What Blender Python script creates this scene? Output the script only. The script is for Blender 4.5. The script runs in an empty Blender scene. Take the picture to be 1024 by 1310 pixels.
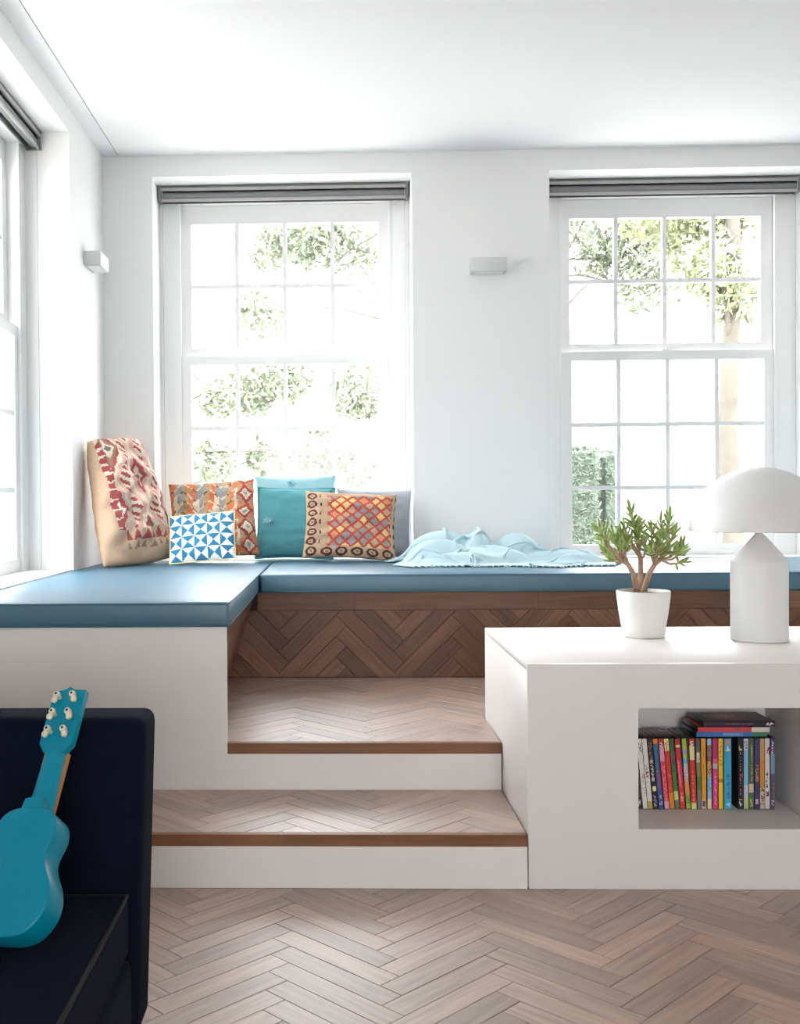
import bpy, bmesh, math, random
from mathutils import Vector, Matrix, noise

random.seed(7)
S = bpy.context.scene
COL = S.collection
PI = math.pi

# ------------------------------------------------------------------ camera
FPX, YAW, PITCH, ROLL, CAMZ, SX, SY = 1356.289, -0.0303, -0.0136, -0.0078, 1.0548, -122.0, 4.15


def cam_to_world(x, y, z):
    c, s = math.cos(ROLL), math.sin(ROLL); x, z = x*c - z*s, x*s + z*c
    c, s = math.cos(PITCH), math.sin(PITCH); z, y = z*c + y*s, -z*s + y*c
    c, s = math.cos(YAW), math.sin(YAW); x, y = x*c + y*s, -x*s + y*c
    return Vector((x, y, z))


def at(u, v, axis, val):
    """photo pixel -> point of the world plane axis = val"""
    d = cam_to_world((u - 512 - SX)/FPX, 1.0, -(v - 655 - SY)/FPX)
    o = Vector((0, 0, CAMZ))
    return o + d*((val - o[axis])/d[axis])


R_, F_, U_ = cam_to_world(1, 0, 0), cam_to_world(0, 1, 0), cam_to_world(0, 0, 1)
cd = bpy.data.cameras.new('camera')
cam = bpy.data.objects.new('camera', cd); COL.objects.link(cam)
cam.matrix_world = Matrix(((R_.x, U_.x, -F_.x, 0), (R_.y, U_.y, -F_.y, 0), (R_.z, U_.z, -F_.z, CAMZ), (0, 0, 0, 1)))
cd.sensor_fit = 'VERTICAL'; cd.sensor_height = 36.0
cd.lens = FPX/1310*36.0
cd.shift_x = -SX/1310; cd.shift_y = SY/1310
cd.clip_start = 0.05; cd.clip_end = 300
S.camera = cam

# ------------------------------------------------------------------ sky and exposure
W = bpy.data.worlds.new('world'); S.world = W; W.use_nodes = True
bg = W.node_tree.nodes['Background']
bg.inputs[0].default_value = (0.955, 0.975, 1.0, 1)
bg.inputs[1].default_value = 13.0
sd_ = bpy.data.lights.new('hazy_sun', 'SUN'); sd_.energy = 4.0; sd_.angle = math.radians(45); sd_.color = (1.0, 0.99, 0.97)
sun = bpy.data.objects.new('hazy_sun', sd_); COL.objects.link(sun)      # soft sun through haze, from the side window
sun.rotation_euler = Vector((-1.9, 1.0, 1.35)).to_track_quat('Z', 'Y').to_euler(); sun.location = (-12, 10, 9)
S.view_settings.view_transform = 'Standard'
S.view_settings.look = 'None'
S.view_settings.gamma = 1
S.view_settings.use_curve_mapping = False
S.view_settings.exposure = 0.08
S.cycles.filter_width = 1.2
S.cycles.max_bounces = 14
S.cycles.diffuse_bounces = 8
S.cycles.glossy_bounces = 4
S.cycles.transparent_max_bounces = 16
S.cycles.sample_clamp_indirect = 6


# ------------------------------------------------------------------ materials
def srgb(r, g, b):
    f = lambda c: (c/255/12.92) if c/255 <= 0.04045 else ((c/255 + 0.055)/1.055)**2.4
    return (f(r), f(g), f(b), 1)


MATS = {}


def mat(name, col, rough=0.5, spec=0.5, bump=0.0, bscale=200, vary=0.0, vscale=5, coat=0.0, sheen=0.0, metal=0.0, stretch=None):
    m = bpy.data.materials.new(name); m.use_nodes = True; nt = m.node_tree
    b = nt.nodes['Principled BSDF']
    b.inputs['Base Color'].default_value = col
    b.inputs['Roughness'].default_value = rough
    b.inputs['Specular IOR Level'].default_value = spec
    b.inputs['Metallic'].default_value = metal
    b.inputs['Coat Weight'].default_value = coat
    b.inputs['Sheen Weight'].default_value = sheen
    tc = nt.nodes.new('ShaderNodeTexCoord')
    mp = nt.nodes.new('ShaderNodeMapping'); nt.links.new(tc.outputs['Object'], mp.inputs[0])
    if stretch: mp.inputs['Scale'].default_value = stretch
    if vary:
        n = nt.nodes.new('ShaderNodeTexNoise'); n.inputs['Scale'].default_value = vscale; n.inputs['Detail'].default_value = 4
        nt.links.new(mp.outputs[0], n.inputs['Vector'])
        mr = nt.nodes.new('ShaderNodeMapRange'); mr.inputs['To Min'].default_value = 1 - vary; mr.inputs['To Max'].default_value = 1 + vary
        nt.links.new(n.outputs[0], mr.inputs[0])
        mx = nt.nodes.new('ShaderNodeMix'); mx.data_type = 'RGBA'; mx.blend_type = 'MULTIPLY'; mx.inputs[0].default_value = 1
        mx.inputs[6].default_value = col
        nt.links.new(mr.outputs[0], mx.inputs[7]); nt.links.new(mx.outputs[2], b.inputs['Base Color'])
    if bump:
        n = nt.nodes.new('ShaderNodeTexNoise'); n.inputs['Scale'].default_value = bscale; n.inputs['Detail'].default_value = 3
        nt.links.new(mp.outputs[0], n.inputs['Vector'])
        bp = nt.nodes.new('ShaderNodeBump'); bp.inputs['Strength'].default_value = bump; bp.inputs['Distance'].default_value = 0.004
        nt.links.new(n.outputs[0], bp.inputs['Height']); nt.links.new(bp.outputs[0], b.inputs['Normal'])
    MATS[name] = m
    return m


def wood(name, c0, c1, rough=0.42, var=0.35, spec=1.0, coat=0.0):
    """plank wood: tone per plank, grain along the plank's own length"""
    m = bpy.data.materials.new(name); m.use_nodes = True; nt = m.node_tree; L = nt.links
    b = nt.nodes['Principled BSDF']; b.inputs['Specular IOR Level'].default_value = spec; b.inputs['Coat Weight'].default_value = coat; b.inputs['Coat Roughness'].default_value = 0.40
    tc = nt.nodes.new('ShaderNodeTexCoord'); oi = nt.nodes.new('ShaderNodeObjectInfo')
    at_ = nt.nodes.new('ShaderNodeAttribute'); at_.attribute_name = 'tone'
    ad = nt.nodes.new('ShaderNodeMath'); ad.operation = 'ADD'; L.new(oi.outputs['Random'], ad.inputs[0]); L.new(at_.outputs['Fac'], ad.inputs[1])
    fr = nt.nodes.new('ShaderNodeMath'); fr.operation = 'FRACT'; L.new(ad.outputs[0], fr.inputs[0])
    ml = nt.nodes.new('ShaderNodeMath'); ml.operation = 'MULTIPLY'; ml.inputs[1].default_value = 37; L.new(fr.outputs[0], ml.inputs[0])
    va = nt.nodes.new('ShaderNodeVectorMath'); va.operation = 'ADD'; L.new(tc.outputs['Object'], va.inputs[0]); L.new(ml.outputs[0], va.inputs[1])
    mp = nt.nodes.new('ShaderNodeMapping'); mp.inputs['Scale'].default_value = (3, 45, 45); L.new(va.outputs[0], mp.inputs[0])
    n = nt.nodes.new('ShaderNodeTexNoise'); n.inputs['Scale'].default_value = 1.6; n.inputs['Detail'].default_value = 6; n.inputs['Distortion'].default_value = 0.6
    L.new(mp.outputs[0], n.inputs['Vector'])
    rp = nt.nodes.new('ShaderNodeValToRGB'); rp.color_ramp.elements[0].position = 0.3; rp.color_ramp.elements[1].position = 0.72
    rp.color_ramp.elements[0].color = c0; rp.color_ramp.elements[1].color = c1
    L.new(n.outputs[0], rp.inputs[0])
    mr = nt.nodes.new('ShaderNodeMapRange'); mr.inputs['To Min'].default_value = 1 - var; mr.inputs['To Max'].default_value = 1 + var
    L.new(fr.outputs[0], mr.inputs[0])
    mx = nt.nodes.new('ShaderNodeMix'); mx.data_type = 'RGBA'; mx.blend_type = 'MULTIPLY'; mx.inputs[0].default_value = 1
    L.new(rp.outputs[0], mx.inputs[6]); L.new(mr.outputs[0], mx.inputs[7]); L.new(mx.outputs[2], b.inputs['Base Color'])
    r2 = nt.nodes.new('ShaderNodeMapRange'); r2.inputs['To Min'].default_value = rough - 0.06; r2.inputs['To Max'].default_value = rough + 0.08
    L.new(n.outputs[0], r2.inputs[0]); L.new(r2.outputs[0], b.inputs['Roughness'])
    bp = nt.nodes.new('ShaderNodeBump'); bp.inputs['Strength'].default_value = 0.12; bp.inputs['Distance'].default_value = 0.002
    L.new(n.outputs[0], bp.inputs['Height']); L.new(bp.outputs[0], b.inputs['Normal'])
    MATS[name] = m
    return m


def attr_mat(name, rough=0.8, bump=0.25, bscale=350, spec=0.3, coat=0.0):
    m = mat(name, (1, 1, 1, 1), rough, spec, bump, bscale, coat=coat); nt = m.node_tree
    a = nt.nodes.new('ShaderNodeAttribute'); a.attribute_name = 'Col'
    nt.links.new(a.outputs['Color'], nt.nodes['Principled BSDF'].inputs['Base Color'])
    return m


def glass(name):
    m = bpy.data.materials.new(name); m.use_nodes = True; nt = m.node_tree
    nt.nodes.remove(nt.nodes['Principled BSDF'])
    t = nt.nodes.new('ShaderNodeBsdfTransparent'); t.inputs[0].default_value = (0.97, 0.972, 0.972, 1)
    g = nt.nodes.new('ShaderNodeBsdfGlossy'); g.inputs['Roughness'].default_value = 0.02
    ly = nt.nodes.new('ShaderNodeLayerWeight'); ly.inputs[0].default_value = 0.5
    pw = nt.nodes.new('ShaderNodeMath'); pw.operation = 'POWER'; pw.inputs[1].default_value = 5; nt.links.new(ly.outputs['Facing'], pw.inputs[0])
    lw = nt.nodes.new('ShaderNodeMath'); lw.operation = 'MULTIPLY_ADD'; lw.inputs[1].default_value = 0.5; lw.inputs[2].default_value = 0.02; nt.links.new(pw.outputs[0], lw.inputs[0])
    mx = nt.nodes.new('ShaderNodeMixShader')
    nt.links.new(lw.outputs[0], mx.inputs[0]); nt.links.new(t.outputs[0], mx.inputs[1]); nt.links.new(g.outputs[0], mx.inputs[2])
    nt.links.new(mx.outputs[0], nt.nodes['Material Output'].inputs[0])
    MATS[name] = m
    return m


mat('wall', (0.765, 0.77, 0.765, 1), 0.9, 0.2, 0.05, 60)
mat('ceiling', (0.745, 0.755, 0.765, 1), 0.9, 0.2)
mat('paint', (0.78, 0.785, 0.78, 1), 0.38, 0.4)
mat('lacquer', (0.78, 0.745, 0.72, 1), 0.42, 1.0)
mat('panel', (0.84, 0.805, 0.77, 1), 0.45, 0.4, vary=0.03, vscale=9)
mat('subfloor', (0.03, 0.018, 0.012, 1), 0.8)
wood('plank', srgb(132, 106, 90), srgb(170, 142, 124), 0.48, 0.22, 1.0, 0.8)
wood('plank_shaded', srgb(92, 64, 48), srgb(124, 88, 66), 0.5, 0.30, 0.4)  # bench cladding wood, darkened so its colour carries the back-lit shade
wood('nosing', srgb(110, 70, 44), srgb(138, 92, 62), 0.45, 0.08, 0.4)
glass('glass')
mat('vinyl', srgb(46, 95, 117), 0.44, 0.85, 0.06, 25, vary=0.05, vscale=3)
mat('blind', srgb(118, 120, 122), 0.45, 0.4)
mat('blind_light', srgb(160, 158, 156), 0.4, 0.4)
mat('blind_dark', srgb(92, 94, 96), 0.5)
mat('wire', srgb(160, 160, 158), 0.4)
mat('sconce', (0.55, 0.56, 0.55, 1), 0.6)
mat('navy', srgb(12, 18, 36), 0.9, 0.08, 0.5, 900, sheen=0.0, vary=0.12, vscale=300)
mat('navy_seam', srgb(5, 7, 12), 0.9)
mat('turquoise', srgb(0, 132, 158), 0.3, 0.3)
mat('fretboard', srgb(170, 120, 80), 0.5)
mat('ivory', srgb(225, 218, 196), 0.35)
mat('black_dot', (0.01, 0.01, 0.01, 1), 0.4)
mat('steel', (0.7, 0.7, 0.7, 1), 0.3, metal=1)
mat('opal', (0.77, 0.77, 0.76, 1), 0.40, 0.5)
mat('pot', (0.85, 0.84, 0.81, 1), 0.55, 0.4, 0.25, 40)
mat('soil', srgb(52, 36, 28), 0.95, 0.1, 0.9, 120)
mat('bark', srgb(176, 146, 124), 0.85, 0.2, 0.7, 140, vary=0.3, vscale=60)
mat('succulent', srgb(150, 172, 98), 0.42, 0.5, vary=0.3, vscale=30)
mat('blanket', srgb(184, 208, 216), 0.95, 0.1, 0.55, 420, sheen=0.15)
mat('teal_cloth', srgb(78, 138, 146), 0.85, 0.2, 0.4, 300, vary=0.06, vscale=12)
mat('pale_teal_cloth', srgb(150, 190, 200), 0.85, 0.2, 0.4, 300)
mat('grey_cloth', srgb(160, 163, 172), 0.85, 0.2, 0.4, 300)
mat('cream_piping', srgb(226, 214, 170), 0.8)
mat('case_black', (0.012, 0.012, 0.014, 1), 0.3)
attr_mat('kilim', 0.9, 0.5, 500)
attr_mat('print', 0.35, 0.0, 100, 0.5)
mat('lawn', (0.40, 0.46, 0.26, 1), 0.95, 0.1, 0.8, 20, vary=0.2, vscale=2)
mat('paving', (0.62, 0.60, 0.56, 1), 0.9, 0.1, vary=0.08, vscale=3)
mat('leaf', (0.20, 0.23, 0.16, 1), 0.6, 0.3, vary=0.35, vscale=3)
mat('leaf_yellow', (0.22, 0.24, 0.13, 1), 0.6, 0.3, vary=0.3, vscale=3)
mat('hedge_leaf', (0.10, 0.13, 0.095, 1), 0.6, 0.3, vary=0.35, vscale=6)
mat('trunk', (0.105, 0.095, 0.08, 1), 0.95, 0.1, 0.9, 14, vary=0.4, vscale=5)


# ------------------------------------------------------------------ mesh helpers
class MB:
    def __init__(s): s.v = []; s.f = []; s.c = []; s.tone = []

    def add(s, vs, fs, col=None, tone=None):
        o = len(s.v); s.v += [tuple(p) for p in vs]
        for f in fs:
            s.f.append(tuple(o + i for i in f)); s.c.append(col); s.tone.append(tone)

    def box(s, x0, x1, y0, y1, z0, z1, col=None):
        vs = [(x, y, z) for z in (z0, z1) for y in (y0, y1) for x in (x0, x1)]
        s.add(vs, [(0, 2, 3, 1), (4, 5, 7, 6), (0, 1, 5, 4), (2, 6, 7, 3), (0, 4, 6, 2), (1, 3, 7, 5)], col)
        return s

    def tube(s, pts, rad, n=8, caps=True, col=None):
        pts = [Vector(p) for p in pts]
        if not isinstance(rad, (list, tuple)): rad = [rad]*len(pts)
        up = Vector((0.13, 0.21, 1)).normalized(); rings = []
        for i, p in enumerate(pts):
            d = (pts[min(i+1, len(pts)-1)] - pts[max(i-1, 0)])
            d = d.normalized() if d.length > 1e-9 else Vector((0, 0, 1))
            a = up - d*up.dot(d)
            if a.length < 1e-3: a = Vector((1, 0, 0)) - d*d.x
            a.normalize(); b = d.cross(a); up = a
            rings.append([p + (a*math.cos(2*PI*k/n) + b*math.sin(2*PI*k/n))*rad[i] for k in range(n)])
        vs = [q for r in rings for q in r]; fs = []
        for i in range(len(pts)-1):
            for k in range(n):
                k2 = (k+1) % n; fs.append((i*n+k, i*n+k2, (i+1)*n+k2, (i+1)*n+k))
        if caps:
            fs.append(tuple(range(n))[::-1]); fs.append(tuple((len(pts)-1)*n + k for k in range(n)))
        s.add(vs, fs, col); return s

    def lathe(s, prof, n=48, cx=0, cy=0, wob=None):
        vs = []; fs = []
        for i, (r, z) in enumerate(prof):
            for k in range(n):
                a = 2*PI*k/n; rr = r*(1 + (wob(a, z) if wob else 0))
                vs.append((cx + rr*math.cos(a), cy + rr*math.sin(a), z))
        for i in range(len(prof)-1):
            for k in range(n):
                k2 = (k+1) % n; fs.append((i*n+k, i*n+k2, (i+1)*n+k2, (i+1)*n+k))
        fs.append(tuple(range(n))[::-1]); fs.append(tuple((len(prof)-1)*n + k for k in range(n)))
        s.add(vs, fs); return s

    def prism(s, poly, z0, z1):
        """poly: list of (x, y) counter-clockwise"""
        n = len(poly)
        vs = [(x, y, z0) for x, y in poly] + [(x, y, z1) for x, y in poly]
        fs = [tuple(range(n))[::-1], tuple(range(n, 2*n))] + [(i, (i+1) % n, n + (i+1) % n, n + i) for i in range(n)]
        s.add(vs, fs); return s

    def mesh(s, name, m=None, smooth=None, merge=False):
        me = bpy.data.meshes.new(name); me.from_pydata(s.v, [], s.f)
        if m: me.materials.append(MATS[m])
        if any(c is not None for c in s.c):
            ca = me.color_attributes.new('Col', 'FLOAT_COLOR', 'CORNER')
            for p, c in zip(me.polygons, s.c):
                for li in p.loop_indices: ca.data[li].color = c or (0.5, 0.5, 0.5, 1)
        if any(t is not None for t in s.tone):
            ta = me.attributes.new('tone', 'FLOAT', 'FACE')
            for i, t in enumerate(s.tone): ta.data[i].value = t or 0
        if merge:
            bm = bmesh.new(); bm.from_mesh(me); bmesh.ops.remove_doubles(bm, verts=bm.verts, dist=1e-5); bm.to_mesh(me); bm.free()
        if smooth is not None:
            me.polygons.foreach_set('use_smooth', [True]*len(me.polygons))
            if smooth < 180: me.set_sharp_from_angle(angle=math.radians(smooth))
        me.update()
        return me

    def build(s, name, m=None, parent=None, smooth=None, merge=False):
        return link(name, s.mesh(name, m, smooth, merge), parent)


def link(name, me, parent=None, loc=None, rot=None):
    o = bpy.data.objects.new(name, me); COL.objects.link(o)
    if parent: o.parent = parent
    if loc is not None: o.location = loc
    if rot is not None: o.rotation_euler = rot
    return o


def empty(name, loc=(0, 0, 0), rot=(0, 0, 0)):
    o = bpy.data.objects.new(name, None); COL.objects.link(o)
    o.empty_display_size = 0.1; o.location = loc; o.rotation_euler = rot
    return o


def tag(o, label, cat, group=None):
    o['label'] = label; o['category'] = cat
    if group: o['group'] = group
    return o


def structure(o, label=None, cat=None):
    o['kind'] = 'structure'
    if label: o['label'] = label
    if cat: o['category'] = cat
    return o


def rbox(name, x0, x1, y0, y1, z0, z1, bev, m, parent=None, seg=3, fn=None, cuts=0):
    """rounded box; fn(co) may push the vertices"""
    bm = bmesh.new(); bmesh.ops.create_cube(bm, size=1)
    for v in bm.verts: v.co = Vector(((x0+x1)/2 + v.co.x*(x1-x0), (y0+y1)/2 + v.co.y*(y1-y0), (z0+z1)/2 + v.co.z*(z1-z0)))
    bmesh.ops.bevel(bm, geom=bm.edges[:] + bm.verts[:], offset=bev, segments=seg, profile=0.5, affect='EDGES')
    if cuts:
        for ax, a, b in ((0, x0, x1), (1, y0, y1), (2, z0, z1)):
            k = max(1, int((b-a)/cuts))
            for i in range(1, k):
                c = Vector((0, 0, 0)); c[ax] = a + (b-a)*i/k; nn = Vector((0, 0, 0)); nn[ax] = 1
                bmesh.ops.bisect_plane(bm, geom=bm.verts[:] + bm.edges[:] + bm.faces[:], plane_co=c, plane_no=nn)
    if fn:
        for v in bm.verts: v.co = fn(v.co.copy())
    me = bpy.data.meshes.new(name); bm.to_mesh(me); bm.free()
    me.materials.append(MATS[m]); me.polygons.foreach_set('use_smooth', [True]*len(me.polygons))
    me.set_sharp_from_angle(angle=math.radians(50))
    return link(name, me, parent)


def copy_tree(o, parent=None):
    c = o.copy(); COL.objects.link(c); c.parent = parent
    for ch in o.children: copy_tree(ch, c)
    return c


# ------------------------------------------------------------------ herringbone planks
PL, PW = 0.35, 0.0636


def clip(poly, a, b, c):
    """keep a*x + b*y <= c"""
    out = []
    for i, p in enumerate(poly):
        q = poly[(i+1) % len(poly)]
        dp, dq = a*p[0] + b*p[1] - c, a*q[0] + b*q[1] - c
        if dp <= 0: out.append(p)
        if dp*dq < 0:
            t = dp/(dp-dq); out.append((p[0] + (q[0]-p[0])*t, p[1] + (q[1]-p[1])*t))
    return out


def area(poly):
    return 0.5*sum(p[0]*q[1] - q[0]*p[1] for p, q in zip(poly, poly[1:] + poly[:1]))


def inset(poly, d):
    n = len(poly); ls = []
    for i in range(n):
        p, q = poly[i], poly[(i+1) % n]; dx, dy = q[0]-p[0], q[1]-p[1]; l = math.hypot(dx, dy)
        nx, ny = -dy/l, dx/l; ls.append((p[0]+nx*d, p[1]+ny*d, dx/l, dy/l))
    out = []
    for i in range(n):
        x1, y1, a1, b1 = ls[i-1]; x2, y2, a2, b2 = ls[i]
        den = a1*b2 - b1*a2
        if abs(den) < 1e-6: out.append((x2, y2)); continue
        t = ((x2-x1)*b2 - (y2-y1)*a2)/den; out.append((x1 + a1*t, y1 + b1*t))
    return out


def dedupe(poly):
    out = []
    for p in poly:
        if not out or math.hypot(p[0]-out[-1][0], p[1]-out[-1][1]) > 0.003: out.append(p)
    if len(out) > 1 and math.hypot(out[0][0]-out[-1][0], out[0][1]-out[-1][1]) <= 0.003: out.pop()
    return out


def plank_shape(poly, th):
    g = 0.0006; ch = 0.0009
    p0 = inset(poly, g); p1 = inset(poly, g + ch); n = len(poly)
    vs = [(x, y, -th) for x, y in p0] + [(x, y, -ch) for x, y in p0] + [(x, y, 0) for x, y in p1]
    fs = [tuple(range(2*n, 3*n))]
    for i in range(n):
        j = (i+1) % n; fs += [(i, j, n+j, n+i), (n+i, n+j, 2*n+j, 2*n+i)]
    return vs, fs


FULL = None


def herringbone(parent, region, off, frame, m, th=0.012, limit=None, key=None, corner=None):
    """region: x0,x1,y0,y1 in pattern coordinates; frame: 4x4 pattern plane -> world; pieces become children named plank"""
    global FULL
    x0, x1, y0, y1 = region; r2 = math.sqrt(0.5); pieces = []
    P = PL/r2; st = PW/r2
    for j in range(int((x0-off)/P) - 2, int((x1-off)/P) + 3):
        for k in range(int(y0/st) - 12, int(y1/st) + 12):
            for kind in (0, 1):
                if kind == 0: a0, b0 = k*PW + j*PL, k*PW - j*PL; ang = PI/4; cx, cy = a0, b0
                else: a0, b0 = k*PW + PL + j*PL, k*PW + PW - PL - j*PL; cx, cy = a0, b0
                la, lb = (PL, PW) if kind == 0 else (PW, PL)
                ca, cb = a0 + la/2, b0 + lb/2
                wx, wy = (ca-cb)*r2 + off, (ca+cb)*r2
                if wx < x0-0.3 or wx > x1+0.3 or wy < y0-0.3 or wy > y1+0.3: continue
                th_ = PI/4 if kind == 0 else -PI/4
                c, s = math.cos(th_), math.sin(th_)
                poly = [(-PL/2, -PW/2), (PL/2, -PW/2), (PL/2, PW/2), (-PL/2, PW/2)]
                for (a, b, d) in ((1, 0, x1), (-1, 0, -x0), (0, 1, y1), (0, -1, -y0)):
                    poly = clip(poly, a*c + b*s, -a*s + b*c, d - a*wx - b*wy)
                    if len(poly) < 3: break
                if len(poly) < 3: continue
                if corner:                    # L-shaped floor: nothing where x > corner x and y < corner y
                    K = lambda pl, a, b, d: clip(pl, a*c + b*s, -a*s + b*c, d - a*wx - b*wy) if len(pl) > 2 else []
                    q_ = K(K(poly, -1, 0, -corner[0]), 0, 1, corner[1])
                    if len(q_) > 2 and abs(area(q_)) > 1e-8:
                        opts = [p_ for p_ in (K(poly, 1, 0, corner[0]), K(poly, 0, -1, -corner[1])) if len(p_) > 2]
                        if not opts: continue
                        poly = max(opts, key=lambda p_: abs(area(p_)))
                poly = dedupe(poly)
                if len(poly) < 3 or area(poly) < 4e-5: continue
                pieces.append((wx, wy, th_, poly))
    rest = []
    if limit and len(pieces) > limit:
        pieces.sort(key=key); rest = pieces[limit:]; pieces = pieces[:limit]
    for wx, wy, th_, poly in pieces:
        full = len(poly) == 4 and abs(area(poly) - PL*PW) < 1e-7
        mk = (m, th)
        if full and mk in FULLS: me = FULLS[mk]
        else:
            b = MB(); vs, fs = plank_shape(poly, th); b.add(vs, fs); me = b.mesh('plank', m)
            if full: FULLS[mk] = me
        o = link('plank', me, parent)
        o.matrix_world = frame @ Matrix.Translation((wx, wy, random.uniform(-0.0003, 0.0003))) @ Matrix.Rotation(th_, 4, 'Z')
    if rest:
        b = MB()
        for wx, wy, th_, poly in rest:
            M = Matrix.Translation((wx, wy, 0)) @ Matrix.Rotation(th_, 4, 'Z')
            vs, fs = plank_shape(poly, th); b.add([M @ Vector(v) for v in vs], fs, tone=random.random())
        o = b.build('plank_field', m, parent); o.matrix_world = frame; o['kind'] = 'stuff'


FULLS = {}

# ------------------------------------------------------------------ room measures (metres)
Y0, Y1, YC, Y2, Y3 = 2.871, 3.319, 3.70, 4.552, 5.632
X1, X2, XL, XR = -0.350, 0.512, -1.234, 3.30
Z1, Z2, ZB, ZS, ZCAB, ZCEIL = 0.147, 0.294, 0.661, 0.739, 0.609, 2.890
YREAR = -4.5
ZW = 2.782                                    # head of the window recesses
SILL = 0.742
WA, WB = -0.969, 0.409                        # first recess
WC, WD = 1.130, 2.508                         # second recess
LA, LB = 3.548, 4.926                         # left recess


def wall_mesh(name, us, ws, holes, t0, t1, axis, m='wall'):
    """solid slab of cells (u, w) with holes; axis 1 = wall facing y (u is x), axis 0 = wall facing x (u is y)"""
    us = sorted(set(us + [h[i] for h in holes for i in (0, 1)])); ws = sorted(set(ws + [h[i] for h in holes for i in (2, 3)]))
    solid = {}
    for i in range(len(us)-1):
        for k in range(len(ws)-1):
            cu, cw = (us[i]+us[i+1])/2, (ws[k]+ws[k+1])/2
            solid[i, k] = not any(h[0] < cu < h[1] and h[2] < cw < h[3] for h in holes)
    b = MB()
    P = (lambda u, t, w: (u, t, w)) if axis == 1 else (lambda u, t, w: (t, u, w))
    for (i, k), s in solid.items():
        if not s: continue
        u0, u1, w0, w1 = us[i], us[i+1], ws[k], ws[k+1]
        q = [[P(u0, t, w0), P(u1, t, w0), P(u1, t, w1), P(u0, t, w1)] for t in (t0, t1)]
        b.add(q[0], [(0, 1, 2, 3)]); b.add(q[1], [(3, 2, 1, 0)])
        for (di, dk, e0, e1) in ((0, -1, 0, 1), (1, 0, 1, 2), (0, 1, 2, 3), (-1, 0, 3, 0)):
            if not solid.get((i+di, k+dk), False): b.add([q[0][e0], q[0][e1], q[1][e1], q[1][e0]], [(3, 2, 1, 0)])
    o = b.build(name, m, merge=True)
    bm = bmesh.new(); bm.from_mesh(o.data); bmesh.ops.recalc_face_normals(bm, faces=bm.faces); bm.to_mesh(o.data); bm.free()
    return structure(o)


# walls
wall_mesh('wall_back', [XL-0.36, XR+0.3], [-0.6, ZCEIL+0.25], [(WA, WB, SILL-0.03, ZW), (WC, WD, SILL-0.03, ZW)], Y3, Y3+0.36, 1)
wall_mesh('wall_left', [YREAR-0.3, Y3-0.0005], [-0.6, ZCEIL+0.25], [(LA, LB, SILL-0.03, ZW)], XL-0.36, XL, 0)
wall_mesh('wall_right', [YREAR-0.3, Y3-0.0005], [-0.6, ZCEIL+0.25], [], XR, XR+0.3, 0)
wall_mesh('wall_rear', [XL, XR], [-0.6, ZCEIL+0.25], [(-1.1, 1.6, 0.6, 2.1)], YREAR-0.3, YREAR, 1)

# ceiling: main panel, side strip and back strip with narrow shadow gaps between them
KX = -1.1448
b = MB(); b.box(XL, XR, YREAR, Y3, ZCEIL+0.02, ZCEIL+0.2)
b.box(KX+0.0025, XR, YREAR, Y3-0.034, ZCEIL, ZCEIL+0.02)
b.box(XL, KX-0.0025, YREAR, Y3, ZCEIL, ZCEIL+0.02)
b.box(KX-0.0025, XR, Y3-0.03, Y3, ZCEIL, ZCEIL+0.02)
structure(b.build('ceiling', 'ceiling'))

# floor
fl = MB().box(XL, XR, YREAR, Y3, -0.30, -0.010).build('floor', 'subfloor'); structure(fl)
herringbone(fl, (XL+0.002, XR-0.002, YREAR+0.002, Y0-0.001), 0.131, Matrix.Identity(4), 'plank', limit=290,
            key=lambda p: (abs(p[0]-0.4)*0.75 + abs(p[1]-2.2)*1.2))


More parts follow.
